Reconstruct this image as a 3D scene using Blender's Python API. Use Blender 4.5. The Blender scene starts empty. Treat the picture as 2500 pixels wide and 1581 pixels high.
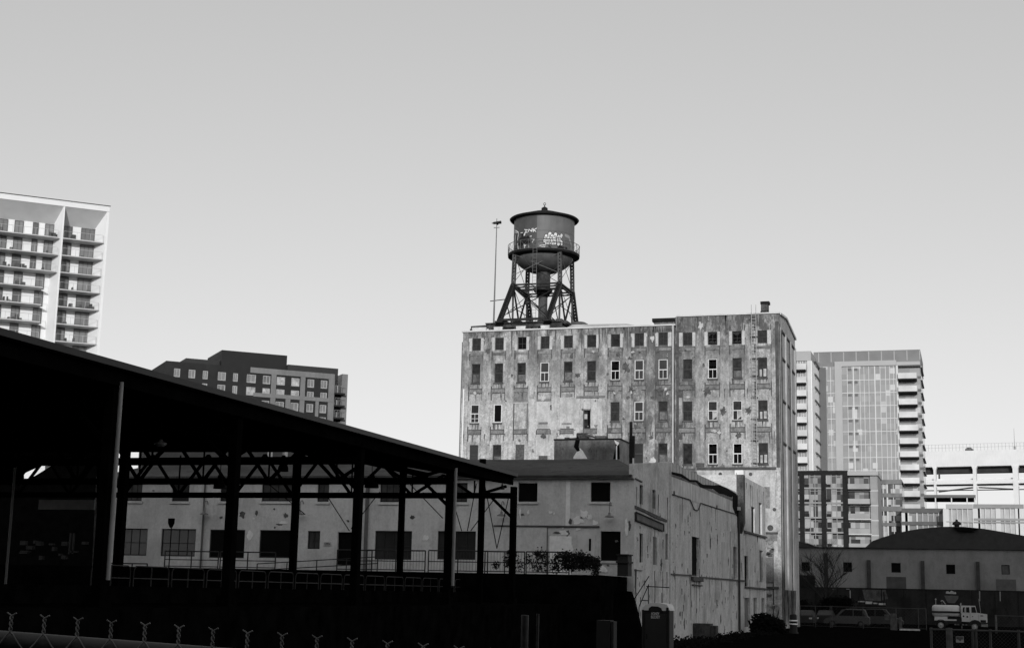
import bpy, math, random
from mathutils import Vector, Matrix
# ------------------------------------------------------------------ camera, world, sun, exposure
sc = bpy.context.scene
COL = sc.collection
EYE = Vector((0, 0, 2.8))
FPX, PITCH, ROLL, YAW = 3580.47, math.radians(10.2997), math.radians(1.2403), math.radians(17.3423)
fw = Vector((-math.sin(YAW)*math.cos(PITCH), math.cos(YAW)*math.cos(PITCH), math.sin(PITCH)))
_rt = Vector((math.cos(YAW), math.sin(YAW), 0)); _up = _rt.cross(fw)
rt = _rt*math.cos(ROLL)+_up*math.sin(ROLL); up = -_rt*math.sin(ROLL)+_up*math.cos(ROLL)
cam_d = bpy.data.cameras.new('camera'); cam = bpy.data.objects.new('camera', cam_d); COL.objects.link(cam)
cam_d.sensor_width = 36; cam_d.sensor_fit = 'HORIZONTAL'; cam_d.lens = 36*FPX/2500
cam_d.clip_start = 0.05; cam_d.clip_end = 6000
mw = Matrix.Identity(4)
for i in range(3):
    mw[i][0], mw[i][1], mw[i][2], mw[i][3] = rt[i], up[i], -fw[i], EYE[i]
cam.matrix_world = mw
sc.camera = cam
SUN_AZ, SUN_EL = math.radians(165), math.radians(13)
world = bpy.data.worlds.new('World'); sc.world = world; world.use_nodes = True
wt = world.node_tree; wt.nodes.clear()
wo = wt.nodes.new('ShaderNodeOutputWorld'); wb = wt.nodes.new('ShaderNodeBackground')
sky = wt.nodes.new('ShaderNodeTexSky'); sky.sky_type = 'NISHITA'; sky.sun_disc = False
sky.sun_elevation = SUN_EL; sky.sun_rotation = SUN_AZ; sky.air_density = 1.0; sky.dust_density = 1.0; sky.altitude = 50
bw = wt.nodes.new('ShaderNodeRGBToBW'); gm = wt.nodes.new('ShaderNodeGamma'); gm.inputs['Gamma'].default_value = 0.5
ml = wt.nodes.new('ShaderNodeMixRGB'); ml.blend_type = 'MULTIPLY'; ml.inputs[0].default_value = 1; SKYK = 2.80
ml.inputs[2].default_value = (SKYK, SKYK, SKYK, 1)
wt.links.new(sky.outputs[0], bw.inputs[0]); wt.links.new(bw.outputs[0], gm.inputs[0]); wt.links.new(gm.outputs[0], ml.inputs[1])
wt.links.new(ml.outputs[0], wb.inputs[0]); wb.inputs[1].default_value = 0.12
wt.links.new(wb.outputs[0], wo.inputs[0])
sd = bpy.data.lights.new('sun', 'SUN'); sd.energy = 2.3; sd.angle = math.radians(0.5); sd.color = (1, 1, 1)
sun = bpy.data.objects.new('sun', sd); COL.objects.link(sun)
sdir = Vector((math.sin(SUN_AZ)*math.cos(SUN_EL), math.cos(SUN_AZ)*math.cos(SUN_EL), math.sin(SUN_EL)))
sun.rotation_euler = sdir.to_track_quat('Z', 'Y').to_euler(); sun.location = (60, -60, 60)
vs = sc.view_settings; vs.view_transform = 'Standard'; vs.look = 'None'; vs.exposure = 0.0; vs.gamma = 1; vs.use_curve_mapping = False
rnd = random.Random(7)

# ------------------------------------------------------------------ helpers
def ray(u, v):
    return (rt*(u-1250)-up*(v-790.5)+fw*FPX).normalized()
class Fac:
    """a vertical plane: s along it, z up, d inward (away from the viewer)"""
    def __init__(f, O, a, n):
        f.O = Vector(O); f.a = Vector(a).normalized(); f.n = Vector(n).normalized()
    def uv(f, u, v):
        r = ray(u, v); t = (f.O-EYE).dot(f.n)/r.dot(f.n); p = EYE+r*t-f.O
        return p.dot(f.a), p.z+f.O.z
    def P(f, s, z, d=0):
        p = f.O+f.a*s+f.n*d; return (p.x, p.y, z)
    def at(f, u, v, d=0):
        s, z = f.uv(u, v); return Vector(f.P(s, z, d))
def FY(Y): return Fac((0, Y, 0), (1, 0, 0), (0, 1, 0))
def FX(X): return Fac((X, 0, 0), (0, 1, 0), (-1, 0, 0))
def G(u, v, z=0):
    r = ray(u, v); return EYE+r*((z-EYE.z)/r.z)
class MB:
    def __init__(s): s.v = []; s.f = []; s.m = []; s.sm = []
    def add(s, vs, fs, mi=0, sm=False):
        b = len(s.v); s.v += [tuple(x) for x in vs]
        for f in fs: s.f.append([b+i for i in f]); s.m.append(mi); s.sm.append(sm)
        return s
    def hexa(s, p, mi=0):
        return s.add(p, [(0,3,2,1),(4,5,6,7),(0,1,5,4),(1,2,6,5),(2,3,7,6),(3,0,4,7)], mi)
    def box(s, x0, x1, y0, y1, z0, z1, mi=0):
        return s.hexa([(x0,y0,z0),(x1,y0,z0),(x1,y1,z0),(x0,y1,z0),(x0,y0,z1),(x1,y0,z1),(x1,y1,z1),(x0,y1,z1)], mi)
    def fb(s, F, s0, s1, z0, z1, d0, d1, mi=0):
        q = [(s0,d0,z0),(s1,d0,z0),(s1,d1,z0),(s0,d1,z0),(s0,d0,z1),(s1,d0,z1),(s1,d1,z1),(s0,d1,z1)]
        return s.hexa([F.P(a, z, d) for a, d, z in q], mi)
    def fprism(s, F, pts, d0, d1, mi=0):
        n = len(pts); V = [F.P(a, z, d0) for a, z in pts]+[F.P(a, z, d1) for a, z in pts]
        return s.add(V, [tuple(range(n)), tuple(range(2*n-1, n-1, -1))]+[(i, i+n, (i+1) % n+n, (i+1) % n) for i in range(n)], mi)
    def tube(s, p, q, r, n=6, r2=None, mi=0, cap=True):
        p = Vector(p); q = Vector(q); r2 = r if r2 is None else r2; d = (q-p)
        if d.length < 1e-6: return s
        d.normalize(); a = d.orthogonal().normalized(); b = d.cross(a)
        V = []
        for c, R in ((p, r), (q, r2)):
            for i in range(n):
                t = 2*math.pi*i/n; V.append(c+(a*math.cos(t)+b*math.sin(t))*R)
        F_ = [(i, (i+1) % n, n+(i+1) % n, n+i) for i in range(n)]
        s.add(V, F_, mi, n > 6)
        if cap: s.add(V, [tuple(range(n-1, -1, -1)), tuple(range(n, 2*n))], mi)
        return s
    def path(s, pts, r, n=6, mi=0):
        for a, b in zip(pts, pts[1:]): s.tube(a, b, r, n, None, mi)
        return s
    def beam(s, p, q, w, h, mi=0, upv=(0, 0, 1)):
        p = Vector(p); q = Vector(q); d = (q-p).normalized(); U_ = Vector(upv)
        a = d.cross(U_)
        if a.length < 1e-3: a = d.cross(Vector((0, 1, 0)))
        a.normalize(); b = a.cross(d); a = a*w/2; b = b*h/2
        return s.hexa([p-a-b, p+a-b, q+a-b, q-a-b, p-a+b, p+a+b, q+a+b, q-a+b], mi)
    def lathe(s, c, prof, n=32, mi=0, sm=True, ax='z'):
        V = []
        for r, h in prof:
            for i in range(n):
                t = 2*math.pi*i/n; a, b = r*math.cos(t), r*math.sin(t)
                V.append((c[0]+a, c[1]+b, c[2]+h) if ax == 'z' else ((c[0]+h, c[1]+a, c[2]+b) if ax == 'x' else (c[0]+a, c[1]+h, c[2]+b)))
        F_ = []
        for j in range(len(prof)-1):
            for i in range(n): F_.append((j*n+i, j*n+(i+1) % n, (j+1)*n+(i+1) % n, (j+1)*n+i))
        return s.add(V, F_, mi, sm)
    def wall(s, F, s0, s1, z0, z1, holes, d=0, dep=0.3, mi=0):
        hs = [(max(a, s0), min(b, s1), max(c, z0), min(e, z1)) for a, b, c, e in holes if b > s0 and a < s1 and e > z0 and c < z1]
        xs = sorted({round(q, 4) for h in hs for q in h[:2]} | {round(s0, 4), round(s1, 4)})
        zs = sorted({round(q, 4) for h in hs for q in h[2:]} | {round(z0, 4), round(z1, 4)})
        for a, b in zip(xs, xs[1:]):
            for c, e in zip(zs, zs[1:]):
                m, k = (a+b)/2, (c+e)/2
                if any(h[0] < m < h[1] and h[2] < k < h[3] for h in hs): continue
                s.add([F.P(a, c, d), F.P(b, c, d), F.P(b, e, d), F.P(a, e, d)], [(0, 1, 2, 3)], mi)
        for a, b, c, e in hs:
            for p, q in (((a, c), (b, c)), ((b, c), (b, e)), ((b, e), (a, e)), ((a, e), (a, c))):
                s.add([F.P(*p, d), F.P(*q, d), F.P(*q, d+dep), F.P(*p, d+dep)], [(0, 1, 2, 3)], mi)
        return s
    def build(s, name, mats, parent=None, org=None):
        if not isinstance(mats, (list, tuple)): mats = [mats]
        pl = PL.get(parent.name, Vector((0, 0, 0))) if parent else Vector((0, 0, 0))
        if org is None:
            if parent: org = pl
            elif s.v:
                xs = [v[0] for v in s.v]; ys = [v[1] for v in s.v]; org = Vector(((min(xs)+max(xs))/2, (min(ys)+max(ys))/2, min(v[2] for v in s.v)))
            else: org = Vector((0, 0, 0))
        org = Vector(org)
        me = bpy.data.meshes.new(name)
        me.from_pydata([(v[0]-org.x, v[1]-org.y, v[2]-org.z) for v in s.v], [], s.f)
        for m in mats: me.materials.append(m)
        me.polygons.foreach_set('material_index', s.m); me.polygons.foreach_set('use_smooth', s.sm); me.update()
        o = bpy.data.objects.new(name, me); COL.objects.link(o)
        if parent: o.parent = parent; o.location = org-pl
        else: o.location = org
        PL[o.name] = org
        return o
PL = {}
def tag(o, label=None, cat=None, group=None, kind=None):
    if label: o['label'] = label
    if cat: o['category'] = cat
    if group: o['group'] = group
    if kind: o['kind'] = kind
    return o
def thing(name, loc, label, cat, group=None):
    o = bpy.data.objects.new(name, None); COL.objects.link(o); o.location = loc; o.empty_display_size = .3
    PL[o.name] = Vector(loc); return tag(o, label, cat, group)
def dup(o, off, parent=None, label=None, rotz=None):
    off = Vector(off); c = o.copy(); COL.objects.link(c)
    if parent is None:
        c.location = o.location+off
        if rotz is not None: c.rotation_euler = (0, 0, rotz)
        if label: c['label'] = label
    else: c.parent = parent
    PL[c.name] = PL[o.name]+off
    for ch in list(o.children):
        if ch.name in PL: dup(ch, off, c)
    return c
def mesh_copy(o, parent, off):
    """one more of a part on the same thing"""
    c = o.copy(); COL.objects.link(c); c.parent = parent; c.location = o.location+Vector(off); PL[c.name] = PL[o.name]+Vector(off)
    for ch in list(o.children):
        d = ch.copy(); COL.objects.link(d); d.parent = c; PL[d.name] = PL[ch.name]+Vector(off)
    return c

def absorb(th, target, names):
    """fold surface work (patches, bands, grooves, bars) into the mesh of the part it belongs to"""
    ch = [c for c in th.children if c.type == 'MESH']; base = lambda n: n.split('.')[0]
    tg = next(c for c in ch if base(c.name) == target); others = [c for c in ch if base(c.name) in names and c is not tg]
    V, Fc, mi, sm, mats = [], [], [], [], []
    for o in [tg]+others:
        off = PL[o.name]-PL[tg.name]; b0 = len(V); me = o.data; k = {}
        for i, m in enumerate(me.materials):
            if m not in mats: mats.append(m)
            k[i] = mats.index(m)
        V += [v.co+off for v in me.vertices]
        for p in me.polygons: Fc.append([b0+i for i in p.vertices]); mi.append(k[p.material_index]); sm.append(p.use_smooth)
    me = bpy.data.meshes.new(target); me.from_pydata([tuple(v) for v in V], [], Fc)
    for m in mats: me.materials.append(m)
    me.polygons.foreach_set('material_index', mi); me.polygons.foreach_set('use_smooth', sm); me.update(); tg.data = me
    for o in others: bpy.data.objects.remove(o)

# ------------------------------------------------------------------ materials (the photograph is black and white: every colour is a grey)
def _mk(name, rough, spec, metal):
    m = bpy.data.materials.new(name); m.use_nodes = True; nt = m.node_tree; b = nt.nodes['Principled BSDF']
    b.inputs['Roughness'].default_value = rough; b.inputs['Specular IOR Level'].default_value = spec; b.inputs['Metallic'].default_value = metal
    return m, nt, b
def gr(g): return (g, g, g, 1)
def noise(nt, scale, det=4, rough=.55, stretch=None, pos=None):
    n = nt.nodes.new('ShaderNodeTexNoise'); n.inputs['Scale'].default_value = scale; n.inputs['Detail'].default_value = det; n.inputs['Roughness'].default_value = rough
    if pos is None: pos = nt.nodes.new('ShaderNodeNewGeometry').outputs['Position']
    if stretch:
        mp = nt.nodes.new('ShaderNodeMapping'); mp.inputs['Scale'].default_value = stretch; nt.links.new(pos, mp.inputs[0]); pos = mp.outputs[0]
    nt.links.new(pos, n.inputs['Vector']); return n.outputs[0]
def ramp(nt, src, stops):
    r = nt.nodes.new('ShaderNodeValToRGB'); e = r.color_ramp.elements
    while len(e) < len(stops): e.new(0.5)
    for k, (p, g) in enumerate(stops): e[k].position = p; e[k].color = gr(g)
    nt.links.new(src, r.inputs[0]); return r.outputs[0]
def mixc(nt, a, b, fac, mode='MIX'):
    m = nt.nodes.new('ShaderNodeMixRGB'); m.blend_type = mode
    for k, x in ((0, fac), (1, a), (2, b)):
        if isinstance(x, (int, float)): m.inputs[k].default_value = x if k == 0 else gr(x)
        else: nt.links.new(x, m.inputs[k])
    return m.outputs[0]
def M(name, g, rough=.8, var=.15, scale=2.0, spec=.3, metal=0, bump=0, streak=0):
    m, nt, b = _mk(name, rough, spec, metal)
    c = ramp(nt, noise(nt, scale, 5), [(.3, g*(1-var)), (.7, g*(1+var))])
    if streak: c = mixc(nt, c, ramp(nt, noise(nt, 2.5, 4, .6, (1, 1, .12)), [(.35, 1-streak), (.6, 1)]), 1, 'MULTIPLY')
    nt.links.new(c, b.inputs['Base Color'])
    if bump:
        bp = nt.nodes.new('ShaderNodeBump'); bp.inputs['Strength'].default_value = bump; bp.inputs['Distance'].default_value = .05
        nt.links.new(noise(nt, scale*6, 6), bp.inputs['Height']); nt.links.new(bp.outputs[0], b.inputs['Normal'])
    return m
def STAIN(name, light, mid, dark, s1=.35, s2=1.4, thr=.5, streak=.5, fine=.25, rough=.9, zdark=None, seed=0, xdark=None):
    """old painted concrete: big patches, blotches, runs down the wall"""
    m, nt, b = _mk(name, rough, .15, 0)
    pos = nt.nodes.new('ShaderNodeNewGeometry').outputs['Position']
    if seed:
        ad = nt.nodes.new('ShaderNodeVectorMath'); ad.operation = 'ADD'; ad.inputs[1].default_value = (seed*13.7, seed*7.1, seed*3.3); nt.links.new(pos, ad.inputs[0]); pos = ad.outputs[0]
    big = noise(nt, s1, 6, .62, None, pos); med = noise(nt, s2, 9, .8, (1, 1, .7), pos); st = noise(nt, 2.6, 7, .7, (1, 1, .07), pos); fn = noise(nt, 7, 6, .7, None, pos)
    c = ramp(nt, med, [(.42, mid), (.55, light)])
    c = mixc(nt, c, dark, ramp(nt, big, [(thr-.04, 0), (thr+.16, .75)]))
    c = mixc(nt, c, dark, ramp(nt, med, [(thr+.05, 0), (thr+.12, .7)]))
    c = mixc(nt, c, ramp(nt, st, [(.32, 1-streak), (.52, 1)]), .8, 'MULTIPLY')
    c = mixc(nt, c, ramp(nt, fn, [(.3, 1-fine), (.6, 1)]), .9, 'MULTIPLY')
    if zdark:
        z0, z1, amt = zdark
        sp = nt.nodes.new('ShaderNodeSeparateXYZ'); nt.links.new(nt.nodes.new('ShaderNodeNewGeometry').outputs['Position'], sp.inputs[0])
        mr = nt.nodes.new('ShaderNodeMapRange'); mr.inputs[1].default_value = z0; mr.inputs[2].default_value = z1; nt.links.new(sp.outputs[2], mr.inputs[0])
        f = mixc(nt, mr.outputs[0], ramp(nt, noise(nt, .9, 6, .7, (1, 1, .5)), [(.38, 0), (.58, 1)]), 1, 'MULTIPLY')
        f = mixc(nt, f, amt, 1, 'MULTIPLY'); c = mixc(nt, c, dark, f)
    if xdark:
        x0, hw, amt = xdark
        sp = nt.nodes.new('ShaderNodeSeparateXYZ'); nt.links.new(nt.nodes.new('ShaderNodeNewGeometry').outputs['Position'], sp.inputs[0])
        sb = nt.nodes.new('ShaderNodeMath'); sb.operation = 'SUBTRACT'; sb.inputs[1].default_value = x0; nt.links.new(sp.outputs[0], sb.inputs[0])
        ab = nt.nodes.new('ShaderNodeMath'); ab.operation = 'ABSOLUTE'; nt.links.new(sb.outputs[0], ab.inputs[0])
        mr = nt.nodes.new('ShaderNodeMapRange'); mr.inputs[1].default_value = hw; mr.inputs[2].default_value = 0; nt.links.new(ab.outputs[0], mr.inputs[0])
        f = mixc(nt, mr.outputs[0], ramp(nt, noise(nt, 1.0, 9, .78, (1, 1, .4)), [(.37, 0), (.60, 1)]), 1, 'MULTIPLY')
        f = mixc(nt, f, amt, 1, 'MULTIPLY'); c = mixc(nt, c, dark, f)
    nt.links.new(c, b.inputs['Base Color'])
    bp = nt.nodes.new('ShaderNodeBump'); bp.inputs['Strength'].default_value = .35; bp.inputs['Distance'].default_value = .04
    nt.links.new(fn, bp.inputs['Height']); nt.links.new(bp.outputs[0], b.inputs['Normal'])
    return m
def GLASS(name, g=.02, rough=.08, spec=.6, var=.3, scale=.7):
    m, nt, b = _mk(name, rough, spec, 0)
    nt.links.new(ramp(nt, noise(nt, scale, 3), [(.3, g*(1-var)), (.7, g*(1+var))]), b.inputs['Base Color'])
    bp = nt.nodes.new('ShaderNodeBump'); bp.inputs['Strength'].default_value = .08; bp.inputs['Distance'].default_value = .05
    nt.links.new(noise(nt, 1.2, 2), bp.inputs['Height']); nt.links.new(bp.outputs[0], b.inputs['Normal'])
    return m
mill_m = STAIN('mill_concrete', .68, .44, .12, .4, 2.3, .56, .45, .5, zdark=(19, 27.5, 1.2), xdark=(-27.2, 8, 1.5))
mill_n = STAIN('mill_concrete_dark', .36, .26, .10, .3, 1.2, .45, .4, .3)
mill_w = STAIN('mill_limewash', .66, .52, .24, .5, 1.6, .56, .3, .25, seed=3)
mill_band = STAIN('mill_band', .34, .22, .09, .35, 1.4, .50, .3, .35, seed=5)
groove_m = M('mill_groove', .09, .9, .4, 2)
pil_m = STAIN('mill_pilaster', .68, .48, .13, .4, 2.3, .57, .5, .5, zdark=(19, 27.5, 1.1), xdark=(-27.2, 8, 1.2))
side_m = STAIN('mill_side', .56, .48, .26, .25, 1.0, .56, .3, .2, seed=2)
coping_m = M('coping', .62, .6, .15, 1)
ware_m = STAIN('warehouse_paint', .74, .60, .34, .12, .6, .58, .15, .15, seed=4)
ware_side = STAIN('warehouse_side', .74, .60, .20, .3, 1.0, .58, .18, .35, seed=6)
peel_m = M('peeled_plaster', .90, .9, .12, 4)
dirt_m = M('dirty_patch', .10, .9, .4, 4)
roof_m = STAIN('roof_felt', .10, .07, .018, .10, .5, .50, .1, .4, seed=9)
dark_m = M('dark_steel', .012, .7, .4, 3, spec=.15)
black_m = M('black_void', .006, .9, .2, 1, spec=.05)
frame_w = M('white_window_frame', .72, .6, .12, 5)
frame_d = M('dark_window_frame', .05, .7, .3, 5)
pane_d = GLASS('old_pane', .035, .25, .4)
pane_g = GLASS('dusty_pane', .028, .5, .12, .5, 3.5)
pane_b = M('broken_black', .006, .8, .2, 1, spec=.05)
pane_l = GLASS('light_pane', .45, .3, .5, .5, 1.5)
board_m = M('window_board', .03, .9, .5, 3, spec=.05)
brick_m = M('bricked_up', .10, .9, .4, 6, bump=.4)
rust_m = STAIN('rusty_steel', .17, .08, .02, .9, 4, .46, .3, .4, rough=.7)
steel_m = M('tower_steel', .013, .6, .5, 3, spec=.3)
tank_m = M('tank_paint_dark', .075, .5, .15, 1.2, spec=.4, streak=.15)
tank_l = M('tank_paint_light', .15, .55, .1, 1.2, spec=.35, streak=.12)
bowl_m = M('tank_bowl', .12, .45, .2, 1.5, spec=.5)
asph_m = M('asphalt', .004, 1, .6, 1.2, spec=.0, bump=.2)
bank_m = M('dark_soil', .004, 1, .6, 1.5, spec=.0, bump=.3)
# ------------------------------------------------------------------ ground
def flat(name, x0, x1, y0, y1, z, m, th=0):
    b = MB()
    if th: b.box(x0, x1, y0, y1, z-th, z)
    else: b.add([(x0, y0, z), (x1, y0, z), (x1, y1, z), (x0, y1, z)], [(0, 1, 2, 3)])
    return tag(b.build(name, m, None, ((x0+x1)/2, (y0+y1)/2, z-th)), kind='structure')
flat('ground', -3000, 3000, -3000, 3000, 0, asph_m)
def window(par, F, s0, s1, z0, z1, dep, fm, pm, nx=1, nz=1, fw_=.06, t=.06, name='window', zsplit=None, sill=None):
    """frame (with glazing bars) set back in its opening, pane as a child"""
    b = MB(); d0, d1 = dep-t, dep
    b.fb(F, s0, s1, z1-fw_, z1, d0, d1); b.fb(F, s0, s1, z0, z0+fw_, d0, d1)
    b.fb(F, s0, s0+fw_, z0+fw_, z1-fw_, d0, d1); b.fb(F, s1-fw_, s1, z0+fw_, z1-fw_, d0, d1)
    g = .002; k = fw_*.6
    zt = z1-fw_
    if zsplit is not None:
        b.fb(F, s0+fw_, s1-fw_, zsplit-k, zsplit+k, d0+g, d1); zt = zsplit-k
    for i in range(1, nx):
        x = s0+(s1-s0)*i/nx; b.fb(F, x-k/2, x+k/2, z0+fw_, zt, d0+g*2, d1)
    for i in range(1, nz):
        z = z0+(zt-z0)*i/nz; b.fb(F, s0+fw_, s1-fw_, z-k/2, z+k/2, d0+g*3, d1)
    c = F.P((s0+s1)/2, z0, dep)
    fo = b.build(name, fm, par, c)
    p = MB(); p.fb(F, s0+.01, s1-.01, z0+.01, z1-.01, d1-.03, d1-.015); p.build('pane', pm, fo, c)
    if sill:
        q_ = MB(); q_.fb(F, s0-sill[0], s1+sill[0], z0-.14, z0-.002, -sill[1], .06); q_.build('sill', sill[2], fo, c)
    return fo

# ------------------------------------------------------------------ the old mill
YM = 133.0
FM = FY(YM); FM2 = FY(YM+.45)          # left wing and right wing (set back a little)
xL = FM.uv(1131, 812)[0]; xJ = FM.uv(1646, 900)[0]; xR = FM2.uv(1902, 800)[0]
zL = FM.uv(1400, 802.5)[1]; zR = FM2.uv(1770, 769.5)[1]
FS = FX(xR)
YE = YM+.45+11.6
YE = FS.uv(1941, 850)[0]
cols = [1162.1, 1217.8, 1273.2, 1329.7, 1386.8, 1443.9, 1502.1, 1560.4, 1618.8, 1678.7, 1739.7, 1799.6, 1861.7]
xc = [(FM if i < 9 else FM2).uv(u, 900)[0] for i, u in enumerate(cols)]
rt_ = [FM.uv(1162, v)[1] for v in (826, 888.5, 987, 1085.5)]; rb_ = [FM.uv(1162, v)[1] for v in (855.5, 934.6, 1032, 1134)]
mill = thing('old_mill', ((xL+xR)/2, YM, 0), 'long derelict concrete mill with stained walls and rows of broken windows under the water tower', 'mill')
HW = .43
holes = {}
for i, x in enumerate(xc):
    for r in range(4): holes[(i, r)] = (x-HW, x+HW, rb_[r], rt_[r])
blank = {(3, 2), (4, 2), (5, 2), (2, 2), (4, 3), (5, 3), (6, 3)}
doorh = (FM.uv(1421, 1030)[0], FM.uv(1441, 1030)[0], FM.uv(1430, 1048)[1], FM.uv(1430, 1000)[1])
Fside = lambda: None
b = MB()
b.wall(FM, xL, xJ, 0, zL, [h for k, h in holes.items() if k[0] < 9 and k not in blank]+[doorh], 0, .35)
b.wall(FM2, xJ, xR, 0, zR, [h for k, h in holes.items() if k[0] >= 9], 0, .35)
b.fb(FM, xJ-.3, xJ, 0, zL, .001, .449)                       # return of the left wing
b.fb(FM, xL, xL+.4, 0, zL, .36, 22); b.fb(FM, xL, xJ-.31, 0, zL, 20, 20.4)
b.build('wall', mill_m, mill)
# side wall with the bent parapet
zmid = FS.uv(1918, 778)[1]; ymid = FS.uv(1918, 778)[0]; zend = FS.uv(1941, 829)[1]
b = MB(); y0 = YM+.451
swin = []
for (u0, v0, u1, v1) in ((1908, 832, 1914, 905), (1919, 840, 1924, 900), (1908, 930, 1914, 1000), (1920, 925, 1925, 985), (1908, 1030, 1914, 1085)):
    a, c = FS.uv(u0, v0), FS.uv(u1, v1); swin.append((a[0], c[0], c[1], a[1]))
b.wall(FS, y0, YE, 0, zend-.01, [], 0, .3)
b.fprism(FS, [(y0, zend), (YE, zend), (ymid, zmid), (y0, zR)], 0, .3)
b.build('side_wall', side_m, mill)
b = MB()
for k in range(4):
    s = y0+.6+(YE-y0-1.2)*k/3; b.fb(FS, s-.3, s+.3, 0, zend-1, -.14, -.005)
for r in range(4):
    for k in range(3):
        s = y0+1.2+(YE-y0-1.2)*k/3; b.fb(FS, s, s+(YE-y0)*.22, rt_[r]+.1, rt_[r]+.28, -.1, -.004, 1)
for s in (y0+.25, (y0+YE)/2+.2): b.fb(FS, s-.09, s+.09, 0, zR-1.5, -.24, -.142, 1)
b.build('side_pilaster', [side_m, groove_m], mill)
# roof and coping
b = MB(); b.fb(FM, xL+.41, xJ-.31, zL-.6, zL-.4, .4, 19.9); b.fb(FM2, xJ, xR-.31, zend-.8, zend-.6, .31, YE-YM-.8); b.build('roof', roof_m, mill)
b = MB(); b.fb(FM, xL-.12, xJ+.12, zL, zL+.14, -.14, .3); b.fb(FM2, xJ+.13, xR+.08, zR, zR+.13, -.14, .3)
b.beam(FM2.P(xR, zR+.05, .3), FS.P(ymid, zmid+.05), .3, .18); b.beam(FS.P(ymid, zmid+.05), FS.P(YE+.1, zend+.05), .3, .22)
b.build('coping', coping_m, mill)
# pilasters, spandrel bands, window surrounds
piles = [xL+.35]+[(a+c)/2 for a, c in zip(xc[:-1], xc[1:])]+[xR-.35]
bandz = [(FM.uv(1162, 862)[1], FM.uv(1162, 868)[1]), (FM.uv(1162, 950)[1], FM.uv(1162, 959)[1]), (FM.uv(1162, 1050)[1], FM.uv(1162, 1059)[1]), (FM.uv(1162, 1146)[1], FM.uv(1162, 1152)[1])]
pb, gb, bb, sb, lb = MB(), MB(), MB(), MB(), MB()
for k, x in enumerate(piles):
    if k == 9: continue
    F_ = FM if k < 9 else FM2; top = (zL if k < 9 else zR)-.95
    w = .42 if 0 < k < 13 else .35
    q1 = MB(); q1.fb(F_, x-w, x+w, 0, top, -.10, -.004); q1.build('pilaster', pil_m, mill, F_.P(x, 0, -.1))
    for sg in (-1, 1): gb.fb(F_, x+sg*(w+.05)-.045, x+sg*(w+.05)+.045, 0, top, -.02, -.003)
for i, x in enumerate(xc):
    F_ = FM if i < 9 else FM2
    l = piles[i]+.5 if i != 9 else xJ+.35; rr = piles[i+1]-.5 if i != 8 else xJ-.3
    for q, (za, zb) in enumerate(bandz):
        if q == 0: bb.fb(F_, l, rr, zb, za, -.05, -.003)
        else:
            bb.fb(F_, l, rr, zb, za, -.06, -.003, 0)
            gb.fb(F_, l, rr, za, za+.07, -.085, -.003); gb.fb(F_, l, rr, zb-.06, zb, -.085, -.003)
    for sg in (-1, 1):
        lb.fb(F_, x+sg*(HW+.2)-.17, x+sg*(HW+.2)+.17, rb_[0]-.1, rt_[0]+.02, -.035, -.002)
        for r in (1, 2, 3):
            if (i, r) in blank: continue
            sb.fb(F_, x+sg*(HW+.22)-.16, x+sg*(HW+.22)+.16, rb_[r]-.35, rt_[r]+.35, -.028, -.002)
    sb.fb(F_, x-HW, x+HW, rt_[1]+.02, rt_[1]+.35, -.028, -.002)
gb.build('groove', groove_m, mill); bb.build('spandrel', mill_band, mill); sb.build('surround', mill_m, mill); lb.build('surround', mill_w, mill)
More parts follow.
